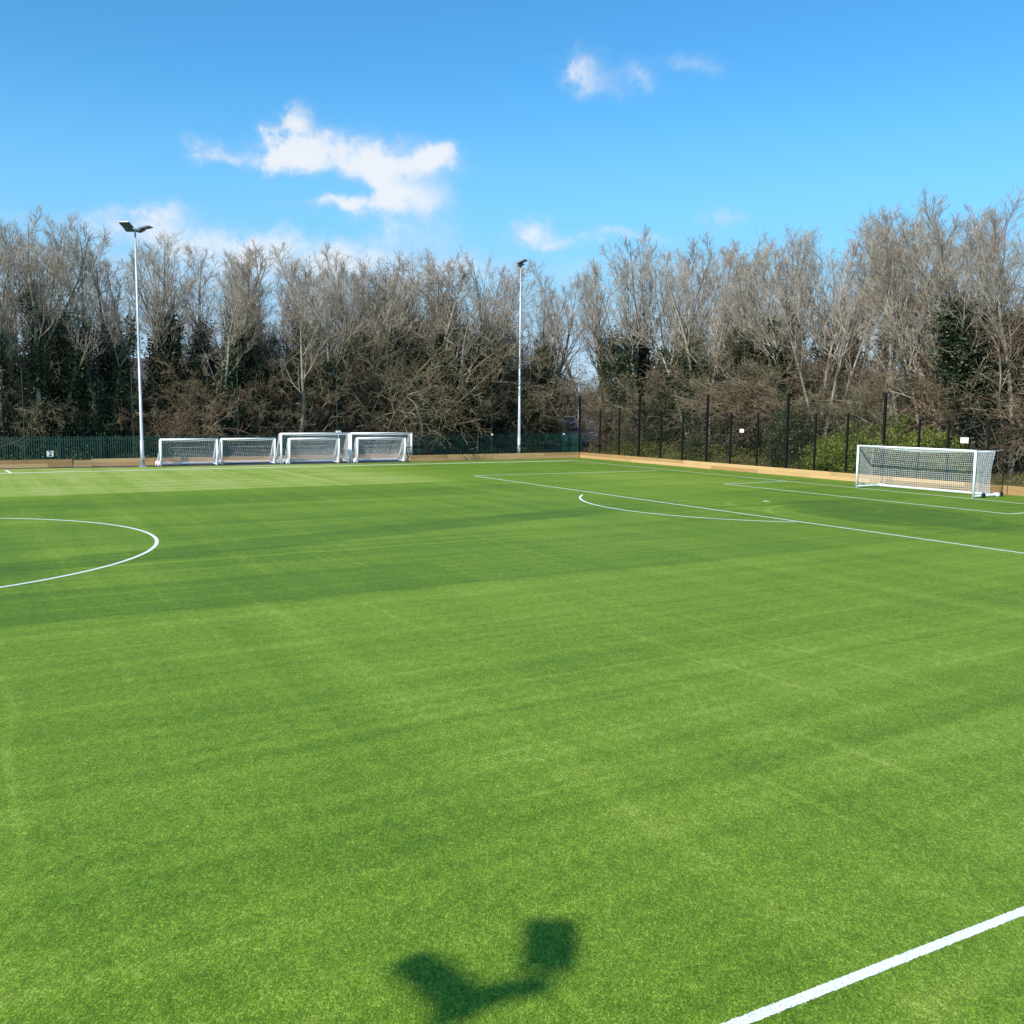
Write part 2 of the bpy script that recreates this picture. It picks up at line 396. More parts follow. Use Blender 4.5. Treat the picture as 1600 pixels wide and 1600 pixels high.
# ------------------------------------------------------------------ terrain
def sstep(a, b, x):
    t = np.clip((x-a)/(b-a), 0, 1); return t*t*(3-2*t)
def ground_z(x, y):
    x = np.asarray(x, float); y = np.asarray(y, float)
    dx = np.maximum(x-7.0, 0); dy = np.maximum(y-45.0, 0)
    d = np.hypot(dx, dy)
    z = 2.7*sstep(0, 32, d)
    z = z+0.9*sstep(0, 7, dx)*sstep(45, 30, y)
    bumps = .16*np.sin(x*.9+1.3*np.sin(y*.37))*np.cos(y*.7+np.sin(x*.31))*sstep(.5, 6, d)
    return z+bumps-0.06
gx = np.concatenate([np.arange(-400, -100, 30), np.arange(-100, 2, 6), np.arange(2, 45, 1.5), np.arange(45, 150, 8), np.arange(150, 1500, 90)]).astype(float)
gy = np.concatenate([np.arange(-300, -60, 30), np.arange(-60, 36, 4), np.arange(36, 80, 1.5), np.arange(80, 200, 8), np.arange(200, 1600, 90)]).astype(float)
GX, GY = np.meshgrid(gx, gy)
gv = np.stack([GX, GY, ground_z(GX, GY)], -1).reshape(-1, 3)
nx, ny = len(gx), len(gy)
ii, jj = np.meshgrid(np.arange(ny-1), np.arange(nx-1), indexing='ij')
gq = np.stack([ii*nx+jj, ii*nx+jj+1, (ii+1)*nx+jj+1, (ii+1)*nx+jj], -1).reshape(-1, 4)
gme = fast_mesh('ground', gv, gq, MAT['ground']); gme.shade_smooth()
tag(link('ground', gme), kind='structure')

YB = 37.6        # line of the boards along the far side
XB = 3.75        # line of the boards behind the goal
YT = 37.3        # turf edge next to the recessed tarmac
def flat(name, pts, z, m, kind='structure', parent=None):
    b = MB(); b.add([(p[0], p[1], z) for p in pts], [tuple(range(len(pts)))])
    o = b.build(name, m, parent)
    if kind: o['kind'] = kind
    return o
XR = on_y(645, 37.0)           # where the boards step forward again
flat('tarmac_strip', [(-110, 36.0), (XR+.2, 36.0), (XR+.2, 42.5), (-110, 42.5)], -0.02, MAT['tarmac'])
tl, trr = ground(0, 734.5), ground(250, 729.5)
te = ground(640, 722.5)
turf_pts = [(-110, -37), (XB-.05, -37), (XB-.05, YB-.5), (XR, YB-.5), (te[0], te[1]), (trr[0], trr[1]), (-41, 39.0), (-110, 39.0)]
flat('turf', turf_pts, 0.0, MAT['turf'])

# pitch markings, one sheet of white fibres set 4 mm above the green
rng = np.random.default_rng(7)
def strip(mb, a, b, wd=.12, step=None, jit=0.0, ext=0.0):
    a = np.array(a[:2], float); b = np.array(b[:2], float); d = b-a; L = np.hypot(*d); d /= L; nrm = np.array([-d[1], d[0]])
    a = a-d*ext; b = b+d*ext; L += 2*ext
    n = max(1, int(L/(step or L)))
    t = np.linspace(0, 1, n+1)[:, None]; c = a*(1-t)+b*t
    j1 = rng.normal(0, jit, (n+1, 1)); j2 = rng.normal(0, jit, (n+1, 1))
    lo = c-nrm*(wd/2+j1); hi = c+nrm*(wd/2+j2)
    v = np.zeros((2*(n+1), 3)); v[0::2, :2] = lo; v[1::2, :2] = hi; v[:, 2] = .004
    mb.add(v, [(2*i, 2*i+2, 2*i+3, 2*i+1) for i in range(n)])
def arc(mb, c, r, a0, a1, wd=.12, n=90):
    a = np.linspace(a0, a1, n+1); v = np.zeros((2*(n+1), 3))
    v[0::2, 0] = c[0]+(r-wd/2)*np.cos(a); v[0::2, 1] = c[1]+(r-wd/2)*np.sin(a)
    v[1::2, 0] = c[0]+(r+wd/2)*np.cos(a); v[1::2, 1] = c[1]+(r+wd/2)*np.sin(a); v[:, 2] = .004
    mb.add(v, [(2*i, 2*i+1, 2*i+3, 2*i+2) for i in range(n)])
ml = MB()
WL = .118
crn = ground(895, 719.8)
gl2 = ground(1600, 787.3); gdir = (gl2-crn)/np.linalg.norm(gl2-crn)
gend = crn+gdir*62
strip(ml, crn, gend, WL, ext=WL/2)                                     # goal line
t0 = ground(0, 739.6); t1 = ground(450, 731.0)
tdir = (t0-crn)/np.linalg.norm(t0-crn)
strip(ml, crn+tdir*WL*.5+np.array([0, 0, 0]), crn+tdir*105, .34)         # far touchline
pa = ground(740, 743.5); pa1 = ground(1030, 735.3)
strip(ml, pa, pa1-np.array([WL, 0, 0]), WL)
pb = ground(1600, 864.5); pdir = (pb-pa)/np.linalg.norm(pb-pa)
strip(ml, pa+pdir*WL*.5, pa+pdir*41.5, WL)
sa_ = ground(1130, 756.2); sb_ = ground(1232, 751.8); sc_ = ground(1577, 803.2)
strip(ml, sa_, sb_-np.array([WL, 0, 0]), WL)
strip(ml, sa_+(sc_-sa_)/np.linalg.norm(sc_-sa_)*WL*.5, sc_, WL)
strip(ml, sc_+np.array([WL*.5, 0, 0]), (sc_[0]+5.25, sc_[1]-.1), WL)
# penalty arc through the two points where it leaves the area's edge
q0, q1 = ground(911, 772.8), ground(1247, 815.8)
spot = ground(1197, 783.2)
mid = (q0+q1)/2; half = np.linalg.norm(q1-q0)/2; nn = np.array([-(q1-q0)[1], (q1-q0)[0]]); nn /= np.hypot(*nn)
if nn[0] > 0: nn = -nn
R_ = 9.15; cdist = math.sqrt(max(R_**2-half**2, .5)); pc = mid[:2]-nn*cdist
aa = math.atan2(q0[1]-pc[1], q0[0]-pc[0]); ab = math.atan2(q1[1]-pc[1], q1[0]-pc[0])
if ab < aa: ab += 2*math.pi
arc(ml, pc, R_, aa+.012, ab-.012, WL)
arc(ml, (spot[0], spot[1]), .09, 0, 2*math.pi, .16, 24)
arc(ml, (-48.915, 0.05), 9.15, 0, 2*math.pi, WL, 200)                   # centre circle
strip(ml, (-48.915, -29.2), (-48.915, 33.6), WL)                        # halfway line
n0, n1 = ground(1150, 1600), ground(1600, 1423.5)
nd = (n1-n0)/np.linalg.norm(n1-n0)
strip(ml, n0-nd*6, n1+nd*4, .10, .008, .004)                          # near touchline, fibres along its edges
strip(ml, n1+nd*4, n1+nd*38, .115)
strip(ml, n0-nd*60, n0-nd*6, .115)
dm = ground(9, 735.0); dm2 = ground(17, 739.0)
strip(ml, dm, dm2, .2)
mo = ml.build('pitch_lines', MAT['line']); mo['kind'] = 'structure'

# ------------------------------------------------------------------ timber kick boards
def boards(name, a, b, h, label, normal, lens=4.8, group=None):
    a = np.array(a, float); b = np.array(b, float); d = b-a; L = np.hypot(*d); d /= L
    ang = math.atan2(d[1], d[0]); R = np.array([[math.cos(ang), -math.sin(ang), 0], [math.sin(ang), math.cos(ang), 0], [0, 0, 1]])
    r = random.Random(name+str(L)); root = empty(name, (a[0], a[1], 0)); tag(root, label, 'kick board', group)
    mb = MB()
    for row in range(2):
        s = -r.random()*lens*.4
        while s < L:
            e = min(L, s+lens); s0 = max(0, s)
            c = a+d*(s0+e)/2; off = r.uniform(-.004, .004)
            mb.box((c[0]-a[0]-d[1]*off, c[1]-a[1]+d[0]*off, h*(row+.5)/2), (e-s0-.008, .05, h/2-.006), R); s = e
    o = mb.build('plank', MAT['timber'], root)
    s = .3; st = None
    while s < L-.2:
        c = a+d*s+np.array(normal)*.075
        if st is None:
            pm = MB(); pm.box((0, 0, h*.46), (.09, .09, h*.92), R); st = pm.build('support_stake', MAT['timber'], root); k = st
        else: k = st.copy(); COL.objects.link(k); k.parent = root
        k.location = (c[0]-a[0], c[1]-a[1], 0); s += 2.4
    return root
YREC = on_y(300, 40.9)  # unused guide
HB = .50
boards('timber_kick_board', (XR-.02, YB), (XB-.05, YB), HB, 'long timber kick board between the small goals and the corner, under the black rail', (0, 1))
boards('timber_kick_board', (XB, YB-.07), (XB, -37), HB, 'pale sunlit timber kick board running behind the large goal', (1, 0))
xm0, xm1 = on_y(113, 39.7), on_y(143, 39.3)
boards('timber_kick_board', (on_y(-420, 40.0), 40.0), (xm0, 40.0), .55, 'timber kick board at the left edge beside the number 2 sign', (0, 1))
boards('timber_kick_board', (xm0+.03, 39.6), (xm1, 39.6), .5, 'short timber kick board standing forward right of the number 2 sign', (0, 1), 3)
boards('timber_kick_board', (xm1+.03, 39.85), (XR-.1, 39.85), .55, 'timber kick board behind the row of small goals', (0, 1))
bo = MB(); bo.box((XR-.16, 38.72, HB/2), (.06, 2.15, HB)); oo = bo.build('timber_kick_board', MAT['timber'])
tag(oo, 'short timber return board beside the rightmost small goal', 'kick board')

# ------------------------------------------------------------------ fences
# green palisade along the far side
def palisade(pts, label):
    root = empty('palisade_fence', (pts[0][0], pts[0][1], 0)); tag(root, label, 'fence')
    org = np.array([pts[0][0], pts[0][1], 0.0])
    mb = MB(); rails = MB(); posts = []
    rr = random.Random(3)
    for (a, b) in zip(pts[:-1], pts[1:]):
        a = np.array(a, float); b = np.array(b, float); d = b-a; L = np.hypot(*d); d /= L; ang = math.atan2(d[1], d[0])
        R = np.array([[math.cos(ang), -math.sin(ang), 0], [math.sin(ang), math.cos(ang), 0], [0, 0, 1]]); nrm = np.array([d[1], -d[0]])
        n = int(L/.155)
        for i in range(n):
            c = a+d*(i+.5)*L/n+nrm*.03; z0 = 0.03; H = 2.12+rr.uniform(-.012, .012)
            v = np.array([[-.034, 0, z0], [0, -.014, z0], [.034, 0, z0], [-.034, 0, H-.12], [0, -.014, H-.12], [.034, 0, H-.12],
                          [-.026, 0, H], [0, -.008, H-.07], [.026, 0, H]])
            v = v@R.T+np.array([c[0], c[1], 0])-org
            mb.add(v, [(0, 1, 4, 3), (1, 2, 5, 4), (3, 4, 7, 6), (4, 5, 8, 7)])
        for z in (.42, 1.86):
            c = (a+b)/2; rails.box(np.array([c[0], c[1], z])-org, (L, .05, .05), R)
        k = max(1, int(round(L/2.75)))
        for i in range(k+1): posts.append(a+d*L*i/k-nrm*.06)
    mb.build('pales', MAT['green'], root); rails.build('rail', MAT['green'], root)
    pm = MB(); pm.span((-.05, -.03, 0), (.05, .03, 2.1)); p0 = pm.build('post', MAT['green'], root); p0.location = (posts[0][0]-org[0], posts[0][1]-org[1], 0)
    for p in posts[1:]:
        c = p0.copy(); COL.objects.link(c); c.parent = root; c.location = (p[0]-org[0], p[1]-org[1], 0)
    return root
XP = on_y(880, 42.6)
palisade([(on_y(-350, 42.6), 42.6), (XP, 42.6), (on_y(906, 38.6)+.1, 38.6)], 'dark green palisade fence with pointed pales along the foot of the wood')

# low black rail in front of it
lr = empty('spectator_rail', (XR, 38.2, 0)); tag(lr, 'low black tubular rail above the far kick board left of the corner', 'railing')
Lr = XB-XR
b_ = MB(); b_.tube([(0, 0, 1.12), (Lr, 0, 1.12)], .028, 8); b_.build('top_rail', MAT['black'], lr)
b_ = MB(); b_.tube([(0, 0, .62), (Lr, 0, .62)], .02, 8); b_.build('mid_rail', MAT['black'], lr)
b_ = MB(); b_.tube([(0, 0, -.02), (0, 0, 1.14)], .03, 8); ps = b_.build('rail_post', MAT['black'], lr)
for i in range(1, int(Lr/2.1)+1):
    c = ps.copy(); COL.objects.link(c); c.parent = lr; c.location = (i*2.1, 0, 0)

# slim green posts that carry the ball-stop netting, far side
for k, (px, py, nm) in enumerate([(39, 574, 'slim green netting post nearest the left edge, left of the number 2 sign'), (209, 574, 'slim green netting post just left of the tall floodlight mast'),
        (373, 580, 'slim green netting post behind the second small goal from the left'), (527, 582, 'slim green netting post behind the left large training goal'), (655, 583, 'slim green netting post right of the last small goal'),
        (768, 588, 'slim green netting post with small white box, left of the corner floodlight mast'), (880, 590, 'slim green netting post with small white box beside the palisade corner')]):
    x = on_y(px, 40.4); H = height_at(px, py, x, 40.4)
    r = empty('netting_post', (x, 40.4, 0)); tag(r, nm, 'post', 'slim green netting posts along the far side')
    b_ = MB(); b_.tube([(0, 0, -.03), (0, 0, H)], .033, 8); b_.build('pole', MAT['darkgreen'], r)
    b_ = MB(); b_.tube([(0, 0, H), (0, 0, H+.03)], .048, 8); b_.build('cap', MAT['black'], r)
    if px > 700:
        b_ = MB(); b_.span((-.07, -.14, 1.98), (.07, -.04, 2.14)); b_.build('junction_box', MAT['sign'], r)

# black ball-stop fence behind the goal
FX = XB+.25
fr_ = empty('ball_stop_fence', (FX, 0, 0)); tag(fr_, 'black ball stop fence with tall and shorter posts behind the large goal', 'fence')
FP = [(908, 1), (937, 0), (967, 0), (998, 1), (1032, 0), (1066, 0), (1104, 1), (1141, 0), (1183, 0), (1229, 1), (1273, 0), (1323, 0), (1380, 1), (1435, 0), (1481, 0), (1544, 0), (1618, 1), (1700, 0)]
ys = [on_x(p, FX, 700) for p, _ in FP]
ys[0] = YB+.45
fph = {1: 5.55, 0: 4.25}
mesh_tall = {}
for (p, tall), y in zip(FP, ys):
    b_ = MB(); H = fph[tall] if p not in (1435, 1481, 1544) else 4.0
    wd = .14 if tall else .105
    b_.span((-wd/2, y-wd/2, -.04), (wd/2, y+wd/2, H)); b_.span((-wd/2-.008, y-wd/2-.008, H), (wd/2+.008, y+wd/2+.008, H+.02))
    b_.build('tall_post' if tall else 'post', MAT['black'], fr_)
b_ = MB(); b_.tube([(0, ys[0], 5.35), (0, ys[1], 3.7)], .03, 6); b_.build('brace', MAT['black'], fr_)
b_ = MB()
for y in np.arange(ys[-1], ys[0], .05): b_.box((0.045, y, 2.08), (.005, .005, 4.1))
for z in np.arange(.1, 4.15, .2): b_.box((0.05, (ys[0]+ys[-1])/2, z), (.0045, ys[0]-ys[-1], .006))
b_.build('wire_mesh', MAT['black'], fr_)
b_ = MB()
for z in (.62, 2.4, 4.15): b_.box((0.035, (ys[0]+ys[-1])/2, z), (.012, ys[0]-ys[-1], .012))
b_.build('tension_wire', MAT['black'], fr_)

# white notice plates
def notice(px, py, nm, wd=.5, hh=.32):
    y = on_x(px, FX, py); z = height_at(px, py, FX, y)
    r = empty('notice_plate', (FX-.06, y, z)); tag(r, nm, 'sign', 'blank white notices on the black fence')
    b = MB(); b.span((-.008, -wd/2, -hh/2), (.008, wd/2, hh/2)); o = b.build('plate', MAT['sign'], r); bevel(o, .004)
    for s in (-1, 1):
        b = MB(); b.span((.008, s*wd*.35-.015, -.03), (.09, s*wd*.35+.015, .03)); b.build('clip', MAT['black'], r)
notice(1160, 673, 'small white notice on the black fence, left of the large goal', .42, .26)
notice(1508, 688, 'small white notice on the black fence above the large goal', .5, .32)

# number 2 sign
x = on_y(78, 40.2); z = height_at(78, 709, x, 40.2)
r = empty('number_sign', (x, 40.2, 0)); tag(r, 'square white sign with black number 2 above the left kick board', 'sign')
b = MB(); b.span((-.21, -.012, z-.2), (.21, .012, z+.2)); o = b.build('plate', MAT['sign'], r); bevel(o, .006)
b = MB(); b.span((-.03, .014, 0), (.03, .05, z+.1)); b.build('stake', MAT['darkgreen'], r)
cu = bpy.data.curves.new('digit', 'FONT'); cu.body = '2'; cu.size = .46; cu.align_x = 'CENTER'; cu.align_y = 'CENTER'; cu.extrude = .003; cu.offset = .012
tmp = bpy.data.objects.new('digit_tmp', cu); COL.objects.link(tmp); bpy.context.view_layer.update()
me = bpy.data.meshes.new_from_object(tmp.evaluated_get(bpy.context.evaluated_depsgraph_get())); bpy.data.objects.remove(tmp)
me.materials.clear(); me.materials.append(MAT['ink'])
o = link('digit', me, r); o.rotation_euler = (math.pi/2, 0, 0); o.location = (0, -.017, z)

# ------------------------------------------------------------------ floodlights
def rotz(a): return np.array([[math.cos(a), -math.sin(a), 0], [math.sin(a), math.cos(a), 0], [0, 0, 1]])
def rotx(a): return np.array([[1, 0, 0], [0, math.cos(a), -math.sin(a)], [0, math.sin(a), math.cos(a)]])
def floodlight(x, y, H, face, label, heads, name='floodlight_mast', group='galvanised floodlight masts'):
    """face = rotation about z; local -Y looks to the pitch. heads: (x, y, z, yaw, tilt, w, d)"""
    r = empty(name, (x, y, 0), face); tag(r, label, 'floodlight', group)
    b = MB(); b.tube([(0, 0, 0.0), (0, 0, 1.9), (0, 0, 1.9), (0, 0, H*.55), (0, 0, H)], [.145, .135, .115, .092, .055], 14); o = b.build('pole', MAT['galv'], r, True)
    b = MB(); b.span((-.26, -.26, -.02), (.26, .26, .02)); b.build('base_plate', MAT['galv'], r)
    b = MB(); b.span((-.055, -.165, .5), (.055, -.138, 1.15)); b.build('access_door', MAT['galv'], r)
    xs = [h[0] for h in heads]
    b = MB(); b.tube([(min(xs)*.85, 0, H-.02), (max(xs)*.85, 0, H-.02)], .05, 8)
    b.tube([(0, 0, H-.1), (0, 0, H+.06)], .075, 10); b.build('crossarm', MAT['galv'], r)
    for hx, hy, hz, yaw, tilt, wd, dp in heads:
        R = rotz(yaw)@rotx(tilt); c = np.array([hx, hy, H+hz])
        b = MB(); b.box(c, (wd, dp, .07), R)
        for q in np.linspace(-.42, .42, 9): b.box(c+R@np.array([q*wd, 0, .055]), (.012, dp*.8, .05), R)
        lp = b.build('lamp_head', MAT['lampbody'], r)
        b = MB(); b.box(c+R@np.array([0, 0, -.037]), (wd*.9, dp*.88, .012), R)
        b.build('lens_panel', MAT['lens'], lp)
        b = MB(); b.tube([(hx*.8, 0, H), c+R@np.array([0, dp*.25, .03])], .035, 6); b.build('bracket', MAT['galv'], lp)
    return r
x1 = on_y(223, 38.6, 726); H1 = height_at(212, 358, x1, 38.6)
T = math.radians
floodlight(x1, 38.6, H1, 0, 'tall galvanised floodlight mast with four lamp heads, left of the small goals',
           [(-.62, -.25, .20, T(-36), T(-20), .74, .80), (-.36, .1, -.07, T(-30), T(-16), .6, .5), (.66, -.1, .12, T(48), T(-12), .62, .86), (.36, .1, -.07, T(34), T(-14), .5, .5)])
x2 = on_y(811, 38.4); H2 = height_at(817, 412, x2, 38.4)
floodlight(x2, 38.4, H2, T(-18), 'tall galvanised floodlight mast near the far corner, lamp heads in profile',
           [(.06, -.22, .12, T(52), T(-22), .64, .82), (.0, .05, -.12, T(45), T(-18), .5, .5)])
# the mast on the viewer's side, whose shadow lies on the turf
HN = 15.0
j = ground(700, 1590)
KL = 1/math.tan(SUN_EL)
nxp, nyp = j[0]+SUN_H[0]*HN*KL, j[1]+SUN_H[1]*HN*KL
def head_from(corners, dz):
    """a flat lamp head whose plan outline is the outline of its shadow"""
    g = np.array([ground(*c)[:2] for c in corners]); c = g.mean(0); z = HN+dz
    e = (g[1]-g[0]+g[2]-g[3])/2; f = (g[3]-g[0]+g[2]-g[1])/2
    return (c[0]+SUN_H[0]*z*KL-nxp, c[1]+SUN_H[1]*z*KL-nyp, dz, math.atan2(e[1], e[0]), 0.0, float(np.hypot(*e)), float(np.hypot(*f)))
hA = head_from([(831, 1436), (912, 1441), (888, 1514), (808, 1512)], .12)
hB = head_from([(614, 1504), (668, 1482), (742, 1550), (684, 1584)], .12)
hC = head_from([(676, 1560), (740, 1550), (730, 1592), (676, 1600)], -.05)
hD = head_from([(725, 1544), (856, 1522), (862, 1546), (730, 1578)], .0)  # crossarm link, added as a flat head shaped to its shadow
floodlight(nxp, nyp, HN, 0, 'near floodlight mast beyond the left of the view, casting the shadow of its heads', [hA, hB, hC, hD], group='near floodlight mast')

# ------------------------------------------------------------------ goals
def net_panel(mb, P, nu, nv, r=.006):
    """P(u,v)->3d; lays cords along u and v as thin square tubes"""
    for n_, swap in ((nu, 0), (nv, 1)):
        m_ = 10
        for i in range(n_+1):
            a = i/n_
            pts = [P(a, k/m_) if not swap else P(k/m_, a) for k in range(m_+1)]
            mb.tube(pts, r, 3, False)
def big_goal():
    W = 7.44; H = 2.44
    A = ground(1338, 762.3); B = ground(1520, 778.6)
    r = empty('football_goal', ((A[0]+B[0])/2, (A[1]+B[1])/2, 0), math.atan2(B[1]-A[1], B[0]-A[0]))
    k_ = float(np.hypot(*(B-A)[:2]))/W; r.scale = (k_, 1, 1)
    tag(r, 'large white full size football goal with net standing on the goal line at right', 'goal')
    for s in (-1, 1):
        b = MB(); b.tube([(s*W/2, 0, 0), (s*W/2, 0, H)], .062, 14); b.build('goalpost', MAT['white'], r, True)
    b = MB(); b.tube([(-W/2-.06, 0, H), (W/2+.06, 0, H)], .062, 14); b.build('crossbar', MAT['white'], r, True)
    D = 2.15
    for s in (-1, 1):
        b = MB(); b.tube([(s*W/2, .06, .09), (s*W/2, D, .09)], .055, 10); b.build('base_side_bar', MAT['white'], r)
        b = MB(); b.span((s*W/2-.13, D-.1, .02), (s*W/2+.13, D+.14, .2)); o = b.build('corner_bracket', MAT['white'], r); bevel(o, .02)
        for yy in (.75, D+.22):
            b = MB(); b.tube([(s*(W/2+.07), yy, .13), (s*(W/2+.17), yy, .13)], .13, 16); b.build('wheel', MAT['rubber'], r)
        b = MB(); b.tube([(s*(W/2+.12), D+.32, 0), (s*(W/2+.08), D+.3, 2.5)], .022, 8); b.build('net_pole', MAT['black'], r)
    b = MB(); b.tube([(-W/2+.05, D, .09), (W/2-.05, D, .09)], .06, 10); b.build('base_back_bar', MAT['white'], r)
    b = MB(); hw = W/2
    dt, db = 1.55, 1.42
    def roof(u, v): # v from crossbar to back
        return ((u-.5)*(W+.24*v), v*dt+.02, H-.03-.10*v*math.sin(math.pi*u)-.12*math.sin(math.pi*v)*(.3+math.sin(math.pi*u)) + .03*v)
    def back(u, v): 
        top = roof(u, 1); bow = .14*math.sin(math.pi*v)
        return (top[0]*(1-.02*v), dt+(db-dt)*v-bow, top[2]*(1-v)+.1*v)
    def side(s):
        def f(u, v):
            yb = dt+(db-dt)*v-.14*math.sin(math.pi*v)
            return (s*(hw+.12*u*(1-v)), u*yb+.03, (H-.05)*(1-v)+.1*v)
        return f
    net_panel(b, roof, 62, 13, .0072); net_panel(b, back, 62, 20, .0072)
    for s in (-1, 1): net_panel(b, side(s), 13, 20, .0072)
    b.build('net', MAT['net'], r)
    b = MB()
    for s in (-1, 1): b.tube([(s*(hw+.12), dt, H-.02), (s*(hw+.08), D+.3, 2.48)], .008, 5)
    b.build('guy_cord', MAT['net'], r)
    return r
big_goal()

def small_goal(W, H, D, dt, name='training_goal'):
    r = empty(name)
    def bx(a, b_, n):
        b = MB(); b.span(a, b_); o = b.build(n, MAT['white'], r); return o
    for s in (-1, 1):
        b = MB(); b.tube([(s*W/2, 0, 0), (s*W/2, 0, H)], .075, 10); b.build('goalpost', MAT['white'], r, True)
        b = MB(); b.tube([(s*W/2, .05, H-.02), (s*W/2, dt, H-.03), (s*(W/2+.0), D*.82, .55), (s*W/2, D, .1)], .045, 8); b.build('net_support', MAT['white'], r, True)
        b = MB(); b.tube([(s*W/2, .05, .085), (s*W/2, D, .085)], .05, 8); b.build('base_side_bar', MAT['white'], r)
        for yy in (.36, D-.1):
            b = MB(); b.tube([(s*(W/2+.06), yy, .17), (s*(W/2+.17), yy, .17)], .165, 14); b.build('wheel', MAT['white'], r)
            b = MB(); b.box((s*(W/2+.03), yy, .27), (.07, .2, .28)); b.build('wheel_lever', MAT['white'], r)
    b = MB(); b.tube([(-W/2-.05, 0, H), (W/2+.05, 0, H)], .068, 10); b.build('crossbar', MAT['white'], r, True)
    b = MB(); b.tube([(-W/2, D, .12), (W/2, D, .12)], .075, 10); b.build('counterweight_bar', MAT['white'], r)
    b = MB()
    def prof(v):
        if v < .25: k = v/.25; return (k*dt, H-.03-.05*math.sin(math.pi*k))
        k = (v-.25)/.75; return (dt+(D-dt)*k-.08*math.sin(math.pi*k), (H-.03)*(1-k)+.14*k)
    def skin(u, v):
        y, z = prof(v); return ((u-.5)*W, y, z-(.07*math.sin(math.pi*u) if v > .05 and v < .5 else 0))
    net_panel(b, skin, int(W/.13), 22, .0085)
    for s in (-1, 1):
        def f(u, v, s=s):
            y, z = prof(.25+.75*v); return (s*W/2, u*y, z)
        net_panel(b, f, 8, 14, .0085)
    b.build('net', MAT['net'], r)
    return r
YG = 37.9
def gx_(px, y=YG): return on_y(px, y, 722)
def place(o, pxl, pxr, y, label, group, W):
    xa, xb = gx_(pxl, y), gx_(pxr, y)
    o.location = ((xa+xb)/2, y, -.018); o.scale = ((xb-xa)/W, 1, 1); tag(o, label, 'goal', group)
gs = small_goal(4.0, 1.95, 1.35, .35); GW = 4.0
gb = small_goal(5.4, 2.32, 1.6, .45)
G1, G2 = 'small white training goals in a row', 'taller white training goals in the row'
place(gs, 252, 340, 38.3, 'small white training goal nearest the floodlight mast, first in the row from left', G1, GW)
for a, b_, y, nm in [(347, 430, 38.4, 'small white training goal second in the row from left, standing alone'),
                     (453, 530, 37.75, 'small white training goal nested inside the left one of the taller goals'),
                     (559, 633, 37.6, 'small white training goal nested inside the right one of the taller goals')]:
    place(copy_tree(gs), a, b_, y, nm, G1, GW)
gb2 = copy_tree(gb)
place(gb, 440, 546, 38.3, 'taller white training goal, left one of the two, enclosing a smaller goal', G2, 5.4)
place(gb2, 549, 643, 38.2, 'taller white training goal at the right end of the row beside the timber board', G2, 5.4)
x = on_y(531, 39.0); z = height_at(531, 674.5, x, 39.0)
b = MB(); b.span((-.2, -.06, z-.07), (.2, .06, z+.07)); b.span((-.02, -.02, 0), (.02, .02, z-.07)); o = b.build('control_box', MAT['sign']); o.location = (x, 39.3, 0)
tag(o, 'small white box on a stake behind the crossbars of the taller goals', 'box')
bevel(o, .01)

# ------------------------------------------------------------------ trees and shrubs
def unit(v): return v/(np.linalg.norm(v, axis=-1, keepdims=True)+1e-9)
def grow_children(rg, P, R, m, t0, t1, ang, Lfun, S, noise, upb, rr, rmin):
    """P (N,K,3), R (N,K) -> children polylines"""
    N, K = R.shape
    idx = np.repeat(np.arange(N), m)
    t = rg.uniform(t0, t1, N*m)
    t = t0+(t1-t0)*((np.tile(np.arange(m), N)+rg.uniform(0, 1, N*m))/m)
    f = t*(K-1); i0 = np.minimum(f.astype(int), K-2); w_ = (f-i0)[:, None]
    A = P[idx, i0]; B = P[idx, i0+1]
    st = A*(1-w_)+B*w_; tan = unit(B-A)
    r0 = (R[idx, i0]*(1-w_[:, 0])+R[idx, i0+1]*w_[:, 0])
    perp = rg.normal(size=(N*m, 3)); perp -= (perp*tan).sum(1, keepdims=True)*tan; perp = unit(perp)
    a = np.radians(rg.uniform(ang[0], ang[1], N*m))[:, None]
    d = unit(tan*np.cos(a)+perp*np.sin(a))
    plen = np.linalg.norm(np.diff(P, axis=1), axis=2).sum(1)[idx]
    L = Lfun(t, plen, rg)
    Q = np.zeros((N*m, S+1, 3)); Q[:, 0] = st
    for s in range(S):
        d = unit(d+rg.normal(0, noise, d.shape)+np.array([0, 0, upb]))
        Q[:, s+1] = Q[:, s]+d*(L/S)[:, None]
    r = np.minimum(r0*rr, r0)[:, None]*np.linspace(1, .35, S+1)[None]
    return Q, np.maximum(r, rmin)
def tubes(P, R, k):
    N, K = R.shape
    tan = np.gradient(P, axis=1); tan = unit(tan)
    ref = np.where(np.abs(tan[..., 2:3]) < .9, np.array([0, 0, 1.]), np.array([1., 0, 0]))
    n1 = unit(np.cross(tan, ref)); n2 = np.cross(tan, n1)
    a = np.arange(k)*2*math.pi/k
    v = P[:, :, None]+R[:, :, None, None]*(np.cos(a)[:, None]*n1[:, :, None]+np.sin(a)[:, None]*n2[:, :, None])
    base = (np.arange(N)*K*k)[:, None, None]; i = np.arange(K-1)[None, :, None]*k; j_ = np.arange(k)[None, None]
    j2 = (j_+1) % k
    q = np.stack([base+i+j_, base+i+j2, base+i+k+j2, base+i+k+j_], -1).reshape(-1, 4)
    return v.reshape(-1, 3), q
def merge(lst):
    vs_, qs, n = [], [], 0
    for v, q in lst: vs_.append(v); qs.append(q+n); n += len(v)
    return np.concatenate(vs_), np.concatenate(qs)
